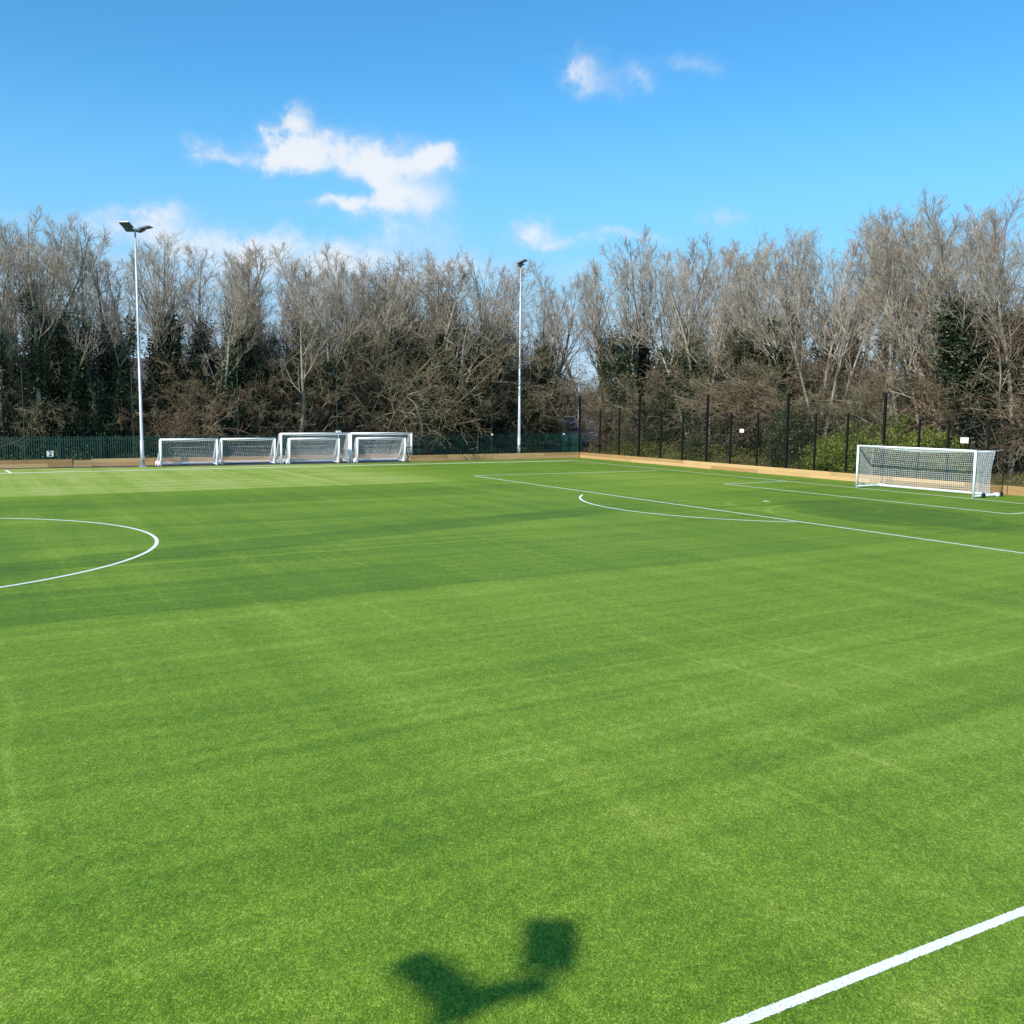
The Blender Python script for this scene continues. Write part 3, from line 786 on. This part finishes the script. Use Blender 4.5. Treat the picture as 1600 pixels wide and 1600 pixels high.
def tree_template(seed, H=16.0, stems=1, spread=1.0, dense=1.0, lean=.0, crown0=.38):
    rg = np.random.default_rng(seed)
    S = 12; P = np.zeros((stems, S+1, 3)); a0 = rg.uniform(0, 6.28)
    d = np.zeros((stems, 3)); 
    for k in range(stems):
        a = a0+k*2*math.pi/max(1, stems)+rg.uniform(-.5, .5); o_ = (.0 if stems == 1 else rg.uniform(.12, .28))*1.0
        d[k] = (math.cos(a)*o_+lean, math.sin(a)*o_, 1); P[k, 0] = (math.cos(a)*.12*(stems > 1), math.sin(a)*.12*(stems > 1), -.3)
    d = unit(d); Ls = H*rg.uniform(.84, 1.0, stems); Ls[0] = H
    for s in range(S):
        d = unit(d+rg.normal(0, .055, d.shape)*np.array([1, 1, .2])+np.array([0, 0, .05]))
        P[:, s+1] = P[:, s]+d*(Ls/S)[:, None]
    r0 = .0145*H/ (1+.22*(stems-1))
    R = r0*rg.uniform(.75, 1, stems)[:, None]*np.linspace(1, .10, S+1)[None]**1.0
    m1 = int(17/stems**.55)
    P1, R1 = grow_children(rg, P, R, m1, crown0, .97, (14*spread, 38*spread), lambda t, pl, g: pl*(.42*(1-t)**.8+.085)*g.uniform(.55, 1.15, len(t)), 7, .10, .12, .5, .014)
    P2, R2 = grow_children(rg, P1, R1, 6, .15, .98, (18, 50), lambda t, pl, g: pl*(.52*(1-t)+.15)*g.uniform(.5, 1.15, len(t)), 5, .12, .12, .6, .0095)
    P3, R3 = grow_children(rg, P2, R2, 4, .12, 1.0, (18, 52), lambda t, pl, g: (pl*.40+.28)*g.uniform(.5, 1.1, len(t)), 3, .14, .12, .7, .0068)
    P4, R4 = grow_children(rg, P3, R3, int(3*dense), .15, 1.0, (16, 50), lambda t, pl, g: (pl*.42+.18)*g.uniform(.5, 1.1, len(t)), 2, .14, .10, .8, .0055)
    trunk = merge([tubes(P, R, 8), tubes(P1, R1, 5)])
    crown = merge([tubes(P2, R2, 4), tubes(P3, R3, 3), tubes(P4, R4, 3)])
    return (fast_mesh('trunk', *trunk, MAT['bark']), fast_mesh('crown', *crown, MAT['twig']), H, (P, R, P1))
def shrub_template(seed, H=6.0, stems=16, material='shrubtwig', dead=0):
    rg = np.random.default_rng(seed)
    S = 8; P = np.zeros((stems, S+1, 3)); a = rg.uniform(0, 6.28, stems); rad = rg.uniform(0, H*.10, stems)
    P[:, 0] = np.stack([np.cos(a)*rad, np.sin(a)*rad, np.full(stems, -.2)], 1)
    o_ = rg.uniform(.15, 1.1, stems); d = unit(np.stack([np.cos(a)*o_, np.sin(a)*o_, np.ones(stems)], 1))
    Ls = H*rg.uniform(.6, 1.12, stems)
    for s in range(S):
        d = unit(d+rg.normal(0, .13, d.shape)+np.array([0, 0, -.045 if s > 3 else .03]))
        P[:, s+1] = P[:, s]+d*(Ls/S)[:, None]
    R = rg.uniform(.03, .065, stems)[:, None]*np.linspace(1, .25, S+1)[None]*H/6
    P1, R1 = grow_children(rg, P, R, 8, .12, .98, (25, 75), lambda t, pl, g: pl*(.38*(1-t)+.16)*g.uniform(.5, 1.2, len(t)), 5, .20, .0, .6, .013)
    P2, R2 = grow_children(rg, P1, R1, 7, .1, 1, (25, 75), lambda t, pl, g: (pl*.40+.12)*g.uniform(.5, 1.2, len(t)), 4, .22, .0, .6, .008)
    P3, R3 = grow_children(rg, P2, R2, 4, .1, 1, (25, 70), lambda t, pl, g: (pl*.42+.10)*g.uniform(.5, 1.2, len(t)), 2, .2, .0, .7, .0062)
    v, q = merge([tubes(P, R, 5), tubes(P1, R1, 4), tubes(P2, R2, 3), tubes(P3, R3, 3)])
    return fast_mesh('stems', v, q, MAT[material]), P2
def leaves(rg, C, size, aspect=.6, flat_=0.0):
    n = len(C)
    nrm = unit(rg.normal(size=(n, 3))+np.array([0, 0, flat_])); t = rg.normal(size=(n, 3)); t -= (t*nrm).sum(1, keepdims=True)*nrm; t = unit(t); b = np.cross(nrm, t)
    s = size*rg.uniform(.6, 1.35, n)[:, None]
    v = np.stack([C-t*s, C-b*s*aspect*.9-t*s*.1, C+t*s, C+b*s*aspect+t*s*.1], 1).reshape(-1, 3)
    return v, np.arange(n*4).reshape(-1, 4)
def ivy_template(seed, tpl, n, rad, top, limbs):
    """ivy leaves clinging along the stems of one tree shape, up to a fraction of its height"""
    rg = np.random.default_rng(seed); P, R, P1 = tpl[3]; H = tpl[2]
    N, K, _ = P.shape; cn = int(90+40*N)
    si = rg.integers(0, N, cn); h = rg.uniform(0, 1, cn)**1.1*top*(K-1)
    tops = rg.uniform(.75, 1.0, N)[si]; h = h*tops; i0 = np.minimum(h.astype(int), K-2); w_ = (h-i0)[:, None]
    C = P[si, i0]*(1-w_)+P[si, i0+1]*w_; f = h/(top*(K-1)); r_ = rad*(1-.6*f**1.6)*rg.uniform(.2, 1, cn)
    a = rg.uniform(0, 6.28, cn); C = C+np.stack([np.cos(a)*r_, np.sin(a)*r_, rg.normal(0, .2, cn)], 1)
    if limbs:                                       # some of it creeps out along the lower limbs
        low = [k for k in range(len(P1)) if P1[k, 0, 2] < H*top*.95]
        if low:
            q = rg.choice(low, limbs); u = rg.uniform(0, 2.6, limbs); i1 = u.astype(int); w2 = (u-i1)[:, None]
            C = np.concatenate([C, P1[q, i1]*(1-w2)+P1[q, i1+1]*w2]); r_ = np.concatenate([r_, np.full(limbs, .3*rad)])
    ci = rg.integers(0, len(C), n); sp = .10+.32*rad*(1-.3*rg.uniform(0, 1, n))
    Pp = C[ci]+rg.normal(size=(n, 3))*sp[:, None]*np.array([.85, .85, 1.25]); Pp = Pp[Pp[:, 2] > 0]
    return fast_mesh('ivy', *leaves(rg, Pp, .085, .75), MAT['ivy'])
def bush_template(seed, H=3.4, W=2.6, n=15000, material='laurel', size=.075, clumps=90, open_=.3):
    rg = np.random.default_rng(seed)
    u = unit(rg.normal(size=(clumps, 3))); u[:, 2] = np.abs(u[:, 2]); rr_ = rg.uniform(.35, 1.0, clumps)**.6
    C = u*rr_[:, None]*np.array([W, W, H*.86])*rg.uniform(.75, 1.12, clumps)[:, None]+np.array([0, 0, .3])
    ci = rg.integers(0, clumps, n); Pp = C[ci]+rg.normal(size=(n, 3))*np.array([.34, .34, .17])*W/2.6
    Pp = Pp[Pp[:, 2] > .02]
    foliage = fast_mesh('foliage', *leaves(rg, Pp, size, .42, .7), MAT[material])
    lines_, rad = [], []
    P = np.zeros((clumps, 5, 3))
    for k in range(5):
        f = k/4; P[:, k] = C*np.array([f, f, f**.8])+rg.normal(0, .05, (clumps, 3))*(0 < k < 4)
    R = np.full((clumps, 5), .022)*np.linspace(1.3, .5, 5)
    st = fast_mesh('stem', *tubes(P, R, 4), MAT['shrubtwig'])
    return foliage, st

TT = [tree_template(11, 16, 1, 1.0), tree_template(12, 16, 3, .85), tree_template(13, 16, 2, 1.0, crown0=.34), tree_template(14, 16, 1, .8, crown0=.35),
      tree_template(15, 16, 4, .9, crown0=.38), tree_template(16, 16, 2, 1.15, lean=.05, crown0=.4), tree_template(17, 16, 1, 1.2, lean=-.04, crown0=.36), tree_template(18, 16, 3, 1.0, crown0=.34)]
SH = [shrub_template(31+k, 6.0, 14+2*k)[0] for k in range(5)]
IV = [[ivy_template(51+10*k+q, TT[k], n_, rd, tp_, lb) for q, (n_, rd, tp_, lb) in enumerate([(6000, .30, .62, 0), (10000, .62, .62, 25), (17000, 1.15, .60, 60)])] for k in range(8)]
BU = [bush_template(61), bush_template(62, 2.8, 3.0)]
HO = [bush_template(64, 5.0, 2.6, 19000, 'holly', .07, 130), bush_template(65, 7.5, 1.9, 20000, 'ivy', .07, 140)]

R0 = random.Random(5)
def interp(tab, x):
    # height of the line at column x
    xs, ys_ = zip(*tab); return float(np.interp(x, xs, ys_))
SKYLINE = [(-150, 330), (0, 332), (60, 322), (130, 340), (165, 352), (195, 398), (250, 380), (300, 362), (350, 388), (450, 396), (500, 382), (590, 392), (650, 400), (700, 400), (745, 385), (790, 405), (835, 440), (880, 400), (930, 412), (960, 405), (1000, 372), (1040, 352), (1090, 368), (1130, 392), (1160, 382), (1190, 374), (1240, 366), (1290, 345), (1340, 345), (1380, 326), (1430, 306), (1480, 318), (1540, 312), (1600, 322), (1760, 300)]
SCRUB = [(-150, 560), (0, 560), (60, 600), (150, 612), (230, 596), (280, 556), (330, 528), (400, 520), (470, 530), (540, 520), (600, 470), (640, 450), (690, 490), (760, 510), (820, 530), (860, 600), (900, 610), (940, 570), (1000, 575), (1060, 570), (1120, 535), (1200, 535), (1280, 560), (1340, 568), (1400, 600), (1480, 575), (1530, 530), (1600, 490), (1760, 480)]
def wood_point(px, off):
    """plan point on the edge of the wood: along the far side left of the corner, behind the black fence right of it"""
    if px < 845: y = 47.0+off; return on_y(px, y), y
    if px > 1010:
        x = 11.5+off; return x, on_x(px, x)
    f = (px-845)/165.0
    return at_dist(px, 96-4.3*f+7*math.sin(math.pi*f)+off)
ORD = ['first', 'second', 'third', 'fourth', 'fifth', 'sixth', 'seventh', 'eighth', 'ninth', 'tenth', 'eleventh', 'twelfth', 'thirteenth', 'fourteenth', 'fifteenth', 'sixteenth', 'seventeenth', 'eighteenth', 'nineteenth']
TENS = {2: ('twenty', 'twentieth'), 3: ('thirty', 'thirtieth'), 4: ('forty', 'fortieth'), 5: ('fifty', 'fiftieth'), 6: ('sixty', 'sixtieth'), 7: ('seventy', 'seventieth')}
def ordinal(n):
    if n < 20: return ORD[n-1]
    a, b = divmod(n, 10)
    return TENS[a][1] if b == 0 else TENS[a][0]+'-'+ORD[b-1]
def add_tree(px, top, off, k, ivy, label, group):
    x, y = wood_point(px, off); z = float(ground_z(x, y)); H = height_at(px, top, x, y)-z
    tm, cm, TH, _ = TT[k]
    s = H/TH/1.0
    r = empty('bare_tree', (x, y, z), R0.uniform(0, 6.28)); tag(r, label, 'tree', group)
    t_ = link('trunk', tm, r); c_ = link('crown', cm, r)
    for q in (t_, c_): q.scale = (s, s, s)
    r.scale = (R0.uniform(1.1, 1.5),)*2+(1,)
    r.rotation_euler = (R0.uniform(-.035, .035), R0.uniform(-.035, .035), r.rotation_euler[2])
    if ivy:
        kind, frac, wide = ivy
        iv = link('ivy', IV[k][kind], r); fz = min(1.0, .85+.2*frac); iv.scale = (s, s, s)
    return r
front = []
px = -130.0
IVY = {}      # px: (kind, fraction of height, width)
ivy_cols = [(160, 1, 1, 1), (28, 1, 1, 1), (235, 1, 1, 1), (212, 0, 1, 1), (318, 1, 1, 1), (362, 1, 1, 1), (448, 1, 1, 1), (532, 1, 1, 1), (618, 1, 1, 1), (668, 1, 1, 1), (724, 1, 1, 1), (800, 2, 1, 1), (948, 0, 1, 1), (1208, 1, 1, 1), (8, 0, .62, 1.0), (48, 0, .66, 1.0), (78, 1, .72, .9), (108, 2, .60, .85), (138, 2, .72, .9), (182, 1, .62, .9), (278, 2, .42, 1.0), (335, 1, .60, 1.0), (398, 1, .60, 1.0), (430, 0, .6, 1.1), (478, 1, .62, .9), (512, 0, .66, 1.1),
            (562, 1, .58, .8), (596, 2, .62, .8), (644, 2, .66, 1.1), (700, 1, .60, 1.0), (752, 2, .5, .9), (772, 1, .66, 1.0), (824, 2, .5, .8), (985, 2, .58, .8), (1010, 0, .5, 1.2), (1046, 1, .58, .9), (1086, 0, .5, 1.2), (1132, 2, .5, .7), (1158, 2, .54, .9), (1186, 1, .56, 1.0), (1230, 0, .5, 1), (1268, 1, .5, 1),
            (1340, 0, .4, 1), (1500, 1, .5, 1.2), (1532, 2, .62, .9), (1560, 2, .55, .9)]
fi = [(c[0], c[1:]) for c in ivy_cols]
others = [-120, -85, -45, -20, 60, 258, 300, 382, 462, 548, 580, 634, 685, 862, 942, 968, 1028, 1066, 1108, 1170, 1250, 1288, 1306, 1325, 1362, 1384, 1404, 1422, 1440, 1460, 1480, 1516, 1582, 1606, 1640, 1680]
allp = sorted(fi+[(o_, None) for o_ in others], key=lambda a: a[0])
vis = 0
for px, iv in allp:
    k = R0.choice([0, 1, 2, 3, 4, 5, 6, 7]) if px > 180 else R0.choice([1, 2, 5, 6, 7])
    top = interp(SKYLINE, px)+R0.uniform(8, 22)+(9 if px > 1350 else 3 if px > 1080 else (8 if px < 170 else 0))
    if 0 <= px <= 1600: vis += 1
    look = {None: 'bare tree with clean grey stems', 0: 'bare tree with thin ivy up its trunk', 1: 'bare tree with ivy thick round its trunk', 2: 'bare tree smothered in dark ivy'}[iv[0] if iv else None]
    lab = f'{look}, {ordinal(vis)} from left in the wood front row' if 0 <= px <= 1600 else f'{look}, beyond the {"left" if px < 0 else "right"} edge of the view'
    add_tree(px, top, R0.choice([-1.2, -.4, .8, 1.8, 2.8, 3.6]), k, iv and (iv[0], iv[1]*R0.uniform(.95, 1.05), iv[2]), lab, 'bare trees in the front row of the wood')
for row, (n, o0, o1) in enumerate([(20, 6, 12), (7, 14, 26)]):
    for i in range(n):
        px = -140+1840*(i+R0.uniform(.1, .9))/n
        iv = R0.random() < .35
        add_tree(px, interp(SKYLINE, px)+R0.uniform(18, 50), R0.uniform(o0, o1), R0.randrange(8), (R0.choice([0, 1]), R0.uniform(.35, .6), 1.1) if iv else None,
                 'bare tree with ivy on its trunk among the rear trees of the wood' if iv else 'bare tree with clean stems among the rear trees of the wood', 'rear trees of the wood '+('with ivy' if iv else 'without ivy'))
# shrubs
def add_shrub(px, top, off, label, group, sq=1.0):
    x, y = wood_point(px, off); z = float(ground_z(x, y)); H = max(1.8, height_at(px, top, x, y)-z)
    o = link('bare_shrub', R0.choice(SH)); o.location = (x, y, z-.05); o.rotation_euler = (0, 0, R0.uniform(0, 6.28)); s = H/5.6
    if 790 < px < 1015: sq *= .72
    o.scale = (max(s, .75)*sq, max(s, .75)*sq, s); tag(o, label, 'shrub', group)
pxs = sorted([-100+1760*(i+R0.uniform(.15, .85))/50 for i in range(50)]); vis = 0
for px in pxs:
    if 0 <= px <= 1600: vis += 1
    if 846 < px < 960: continue
    tp = interp(SCRUB, px)+R0.uniform(-20, 50)-(22 if px > 1100 else 0)
    lab = f'tangled brown bare shrub, {ordinal(vis)} from left along the front of the wood' if 0 <= px <= 1600 else 'tangled brown bare shrub beyond the edge of the view'
    add_shrub(px, tp, R0.uniform(.2, 2.6), lab, 'brown shrubs along the front of the wood')
for n, o0, o1, j0, j1 in [(40, 3, 7, 0, 60), (36, 8, 14, 0, 40), (36, 15, 26, 5, 40)]:
    for i in range(n):
        px = -110+1780*(i+R0.uniform(.1, .9))/n
        if 840 < px < 965: continue
        add_shrub(px, interp(SCRUB, px)+R0.uniform(j0, j1)-(30 if px > 1100 else 8), R0.uniform(o0, o1), 'tangled brown bare shrub deep in the wood behind the front shrubs', 'brown shrubs deep in the wood', 1.1)

for i, (px, dd, tp) in enumerate([(862, 150, 590), (878, 160, 600), (892, 152, 588), (905, 165, 596), (918, 155, 585), (932, 162, 592), (948, 150, 580), (964, 156, 590), (845, 158, 585)]):
    x, y = at_dist(px, dd); z = float(ground_z(x, y)); H = height_at(px, tp, x, y)-z
    o = link('bare_shrub', SH[i % 5]); o.location = (x, y, z-.05); o.rotation_euler = (0, 0, i*1.3); o.scale = (H/5.0, H/5.0, H/5.6)
    tag(o, 'distant brown shrub beyond the road at the far corner gap', 'shrub', 'distant shrubs beyond the road')
def add_bush(kind, px, off, top, label, group, name='evergreen_bush', H0=3.3, wide=1.0):
    x, y = wood_point(px, off); z = float(ground_z(x, y)); H = height_at(px, top, x, y)-z
    r = empty(name, (x, y, z-.05), R0.uniform(0, 6.28)); tag(r, label, 'bush', group)
    f_, s_ = kind
    for nm, me in (('foliage', f_), ('stem', s_)):
        o = link(nm, me, r); o.scale = (wide, wide, H/H0)
for i, (px, off, top, wd) in enumerate([(1300, -3.6, 676, .8), (1325, -3.0, 668, .9), (1352, -2.6, 656, 1.0), (1388, -3.2, 664, 1.0), (1412, -2.2, 642, .9), (1440, -2.6, 655, 1.0), (1470, -3.2, 672, .8)]):
    add_bush(BU[i % 2], px, off, top, f'yellow-green leafy laurel bush, {ordinal(i+1)} from left of the group above the large goal', 'yellow-green laurel bushes', 'laurel_bush', 3.4 if i % 2 == 0 else 2.9, wd)
for i, (px, off, top, wd, lab) in enumerate([(1232, -3.0, 600, .8, 'dark green holly bush behind the middle of the black fence, left one'), (1258, -2.6, 625, .75, 'dark green holly bush behind the middle of the black fence, right one'),
      (1010, -2.5, 660, .8, 'low dark evergreen bush behind the third tall fence post'), (1440, -1.0, 618, .7, 'dark green bush rising behind the laurels above the large goal'), (672, -2.6, 646, .8, 'dark green bush behind the palisade right of the training goals'), (1090, -3, 668, .6, 'low dark green bush between two tall fence posts')]):
    add_bush(HO[0], px, off, top, lab, None, 'evergreen_bush', 5.0, wd)
for i, (px, off, top, wd, lab) in enumerate([(640, 3.5, 452, 1.3, 'broad dark ivy-clad evergreen tree near the middle of the far wood'), (300, 2.5, 520, 1.2, 'dark evergreen tree right of the left floodlight mast'), (115, 1.5, 470, 1.0, 'dark evergreen tree near the left edge of the wood'),
       (420, 4, 500, 1.1, 'dark evergreen tree behind the training goals, left one'), (500, 4, 515, 1.1, 'dark evergreen tree behind the training goals, right one'), (745, 3, 515, 1.1, 'dark evergreen tree just left of the corner floodlight mast'), (840, 4, 500, .9, 'dark evergreen tree just right of the corner floodlight mast'),
       (990, 4, 478, .9, 'pointed dark evergreen tree beyond the black fence corner'), (1160, 2, 500, 1.1, 'dark evergreen tree behind the middle of the black fence'), (1545, 2, 460, 1.1, 'dark evergreen tree behind the right end of the large goal')]):
    add_bush(HO[1], px, off-2.2, top, lab, None, 'evergreen_tree', 7.0, wd)

DK = [(20, 600), (70, 590), (150, 615), (196, 600), (270, 575), (315, 590), (372, 560), (405, 545), (450, 570), (490, 555), (545, 560), (590, 540), (612, 575), (665, 560), (708, 540), (735, 575), (790, 550), (815, 590), (985, 605), (1040, 590), (1105, 570), (1145, 560), (1195, 575), (1275, 580), (1330, 600), (1395, 620), (1500, 600), (1560, 560)]
for i, (px, tp) in enumerate(DK):
    add_bush(HO[i % 2], px, R0.uniform(-.6, 1.6), tp, f'dark ivy-covered thicket among brown stems, {ordinal(i+1)} thicket from left in the wood', 'dark ivy-covered thickets', 'ivy_thicket', 5.0 if i % 2 == 0 else 7.0, R0.uniform(.8, 1.15))
# ground cover: bramble bank behind the black fence, weeds at the palisade, dead leaves
def cover(name, pts, size, m, label, flat_=.4):
    rg = np.random.default_rng(len(pts)); P = np.array(pts)
    me = fast_mesh(name, *leaves(rg, P, size, .5, flat_), MAT[m]); o = link(name, me); tag(o, label, None, None, 'stuff'); return o
rg = np.random.default_rng(99)
n = 95000; X_ = rg.uniform(4.6, 11.0, n); Y_ = rg.uniform(-16, 41, n)
dn = .5+.5*np.sin(X_*1.3+2*np.sin(Y_*.23))*np.cos(Y_*.45+X_*.2)
hmax = (.35+1.0*sstep(5.5, 7.5, X_)*sstep(10, 18, Y_)*(.5+dn))*sstep(4.8, 6, X_)
keep = rg.uniform(0, 1, n) < (.25+.75*dn)
pts = np.stack([X_, Y_, ground_z(X_, Y_)+.03+hmax*rg.uniform(0, 1, n)**1.3], 1)[keep]
cover('brambles', pts, .055, 'bramble', 'low yellow-green brambles and rough grass on the bank behind the black fence')
n = 26000; X_ = rg.uniform(-75, 5, n); Y_ = rg.uniform(43, 47, n)
pts = np.stack([X_, Y_, ground_z(X_, Y_)+.02+rg.uniform(0, 1, n)**1.5*.9*(.4+.6*np.sin(X_*.8)**2)], 1)
cover('undergrowth', pts, .07, 'bramble', 'tangled undergrowth behind the green palisade fence')
n = 60000; X_ = rg.uniform(-90, 45, n); Y_ = rg.uniform(-25, 85, n); k_ = ((X_ > 8) | (Y_ > 46)); X_ = X_[k_]; Y_ = Y_[k_]
pts = np.stack([X_, Y_, ground_z(X_, Y_)+.03+rg.uniform(0, .25, len(X_))], 1)
cover('leaf_litter', pts, .07, 'deadleaf', 'brown dead leaves on the floor of the wood', 1.5)

# ------------------------------------------------------------------ things beyond the trees
# road up the gap by the corner
pr = [(x_, y_) for x_, y_ in [at_dist(868, 106), at_dist(952, 102), at_dist(940, 150), at_dist(895, 150)]]
mb = MB(); N_ = 14
for i in range(N_+1):
    f = i/N_
    for q in (0, .25, .5, .75, 1):
        ax = pr[0][0]*(1-f)+pr[3][0]*f; ay = pr[0][1]*(1-f)+pr[3][1]*f; bx_ = pr[1][0]*(1-f)+pr[2][0]*f; by_ = pr[1][1]*(1-f)+pr[2][1]*f
        x_, y_ = ax*(1-q)+bx_*q, ay*(1-q)+by_*q
        mb.v.append(np.array([[x_, y_, float(ground_z(x_, y_))+.14]])); mb.n += 1
for i in range(N_):
    for q in range(4): mb.f.append([i*5+q, i*5+q+1, (i+1)*5+q+1, (i+1)*5+q])
o = mb.build('road', MAT['road']); o['kind'] = 'structure'

def car(x, y, rz, m, label):
    z = float(ground_z(x, y))+.16
    r = empty('parked_car', (x, y, z), rz); tag(r, label, 'car')
    prof = [(-2.0, .35), (-2.05, .75), (-1.9, .95), (-1.1, 1.02), (-.55, 1.52), (1.2, 1.55), (1.85, 1.05), (2.02, .95), (2.05, .35)]
    b = MB()
    def shell(b, prof, w0, w1):
        v = []; n = len(prof)
        for s in (-1, 1):
            for (yy, zz) in prof: wd = w0 if zz < 1.1 else w1; v.append((s*wd, yy, zz))
        f = [tuple(range(n))[::-1], tuple(range(n, 2*n))]+[(i, (i+1) % n, n+(i+1) % n, n+i) for i in range(n)]
        b.add(v, f[2:]); k = b.n-2*n; b.f.append([k+i for i in range(n)][::-1]); b.f.append([k+n+i for i in range(n)])
    shell(b, prof, .88, .70); o = b.build('body', m, r); bevel(o, .05)
    b = MB(); b.add([(-.70, -1.09, 1.07), (.70, -1.09, 1.07), (.60, -.66, 1.46), (-.60, -.66, 1.46)], [(0, 1, 2, 3)]); 
    o = b.build('windscreen', MAT['glass'], r); o.location = (0, -.03, .02)
    for s in (-1, 1):
        b = MB(); b.span((s*.80-.03, -.5, 1.08), (s*.80+.03, 1.3, 1.42)); b.build('side_window', MAT['glass'], r)
        b = MB(); b.span((s*.66-.14, -2.07, .62), (s*.66+.14, -2.0, .78)); b.build('headlight', MAT['headlight'], r)
        for yy in (-1.3, 1.3):
            b = MB(); b.tube([(s*.78, yy, .32), (s*.92, yy, .32)], .32, 18); b.build('wheel', MAT['rubber'], r)
    b = MB(); b.span((-.5, -2.08, .42), (.5, -2.03, .58)); b.build('grille', MAT['black'], r)
x_, y_ = at_dist(890, 115); car(x_, y_, math.atan2(CY-y_, CX-x_)+math.pi/2, MAT['carwhite'], 'white car facing the pitch on the road beyond the far corner')
x_, y_ = at_dist(868, 119); car(x_, y_, math.atan2(CY-y_, CX-x_)+math.pi/2+.7, MAT['cardark'], 'dark car behind the trees left of the white car')

def street_lamp(px, py, dist, label, side=1):
    x, y = at_dist(px, dist); z = float(ground_z(x, y)); H = height_at(px, py, x, y)-z
    r = empty('street_lamp', (x, y, z), YAW*-1); tag(r, label, 'street lamp')
    b = MB(); b.tube([(0, 0, -.3), (0, 0, H*.5), (0, 0, H-.1), (side*.5, 0, H), (side*1.0, 0, H)], [.09, .07, .05, .04, .04], 8); b.build('pole', MAT['galv'], r)
    b = MB(); b.box((side*1.35, 0, H), (.8, .3, .14)); o = b.build('lamp', MAT['sign'], r); bevel(o, .04)
street_lamp(904, 522, 128, 'grey street lamp standing beyond the road at the far corner', -1)
street_lamp(216, 522, 120, 'grey street lamp beyond the trees left of the left floodlight mast', -1)
x_, y_ = at_dist(991, 106); z_ = float(ground_z(x_, y_)); hs_ = height_at(991, 559, x_, y_)-z_
r = empty('round_road_sign', (x_, y_, z_), -YAW-.2); tag(r, 'round white-faced sign on a pole among the trees beyond the fence', 'sign')
b = MB(); b.tube([(0, 0, -.2), (0, 0, hs_)], .05, 8); b.build('pole', MAT['galv'], r)
b = MB(); b.tube([(0, -.09, hs_), (0, -.06, hs_)], .42, 20); b.build('disc', MAT['sign'], r)
b = MB(); b.tube([(0, -.11, hs_), (0, -.095, hs_)], .2, 16); b.build('symbol', MAT['lampbody'], r)

def house(px, dist, wd, dp, eave, ridge, label, rz):
    x, y = at_dist(px, dist); z = float(ground_z(x, y))-.2
    r = empty('brick_house', (x, y, z), rz); tag(r, label, 'house')
    b = MB(); b.span((-wd/2, -dp/2, 0), (wd/2, dp/2, eave)); 
    for s in (-1, 1):
        n_ = b.n; b.v.append(np.array([(s*wd/2, -dp/2, eave), (s*wd/2, dp/2, eave), (s*wd/2, 0, ridge)])); b.n += 3; b.f.append([n_, n_+1, n_+2])
    b.build('wall', MAT['brick'], r)
    b = MB(); e = .35
    for s in (-1, 1):
        v = [(-wd/2-e, s*(dp/2+e), eave-.2), (wd/2+e, s*(dp/2+e), eave-.2), (wd/2+e, 0, ridge), (-wd/2-e, 0, ridge)]
        v += [(p[0], p[1], p[2]+.14) for p in v]
        b.add(v, [(0, 1, 2, 3), (4, 5, 6, 7), (0, 1, 5, 4), (2, 3, 7, 6), (0, 3, 7, 4), (1, 2, 6, 5)])
    rf = b.build('roof', MAT['roof_tile'], r)
    b = MB(); b.span((wd*.3, -.3, ridge-.5), (wd*.3+.6, .3, ridge+.9)); b.build('chimney', MAT['brick'], rf)
    for zz in (1.0, 3.5):
        for q in np.linspace(-wd/2+1.3, wd/2-1.3, max(2, int(wd/3))):
            b = MB(); b.span((q-.6, -dp/2-.04, zz), (q+.6, -dp/2-.005, zz+1.2)); wf = b.build('window', MAT['sign'], r)
            b = MB(); b.span((q-.52, -dp/2-.06, zz+.08), (q-.03, -dp/2-.042, zz+1.12)); b.span((q+.03, -dp/2-.06, zz+.08), (q+.52, -dp/2-.042, zz+1.12)); b.build('pane', MAT['glass'], wf)
house(200, 118, 9, 7, 5.0, 7.2, 'red brick house behind the trees beside the left floodlight mast', -.2)
house(75, 128, 16, 8, 5.0, 7.6, 'long red brick house behind the trees near the left edge', -.15)
x_, y_ = at_dist(124, 100); z_ = float(ground_z(x_, y_)); zz = height_at(124, 633, x_, y_)-z_
r = empty('display_board', (x_, y_, z_), -.3); tag(r, 'white and green display board glimpsed between the ivy-clad trunks at left', 'sign')
b = MB(); b.span((-.45, -.04, zz-.65), (.45, 0, zz+.65)); b.build('panel', MAT['sign'], r)
b = MB(); b.span((-.4, -.06, zz-.5), (.25, -.045, zz+.25)); b.build('printed_area', MAT['signgreen'], r)
for s in (-1, 1):
    b = MB(); b.span((s*.36-.04, .003, -.2), (s*.36+.04, .06, zz)); b.build('leg', MAT['galv'], r)
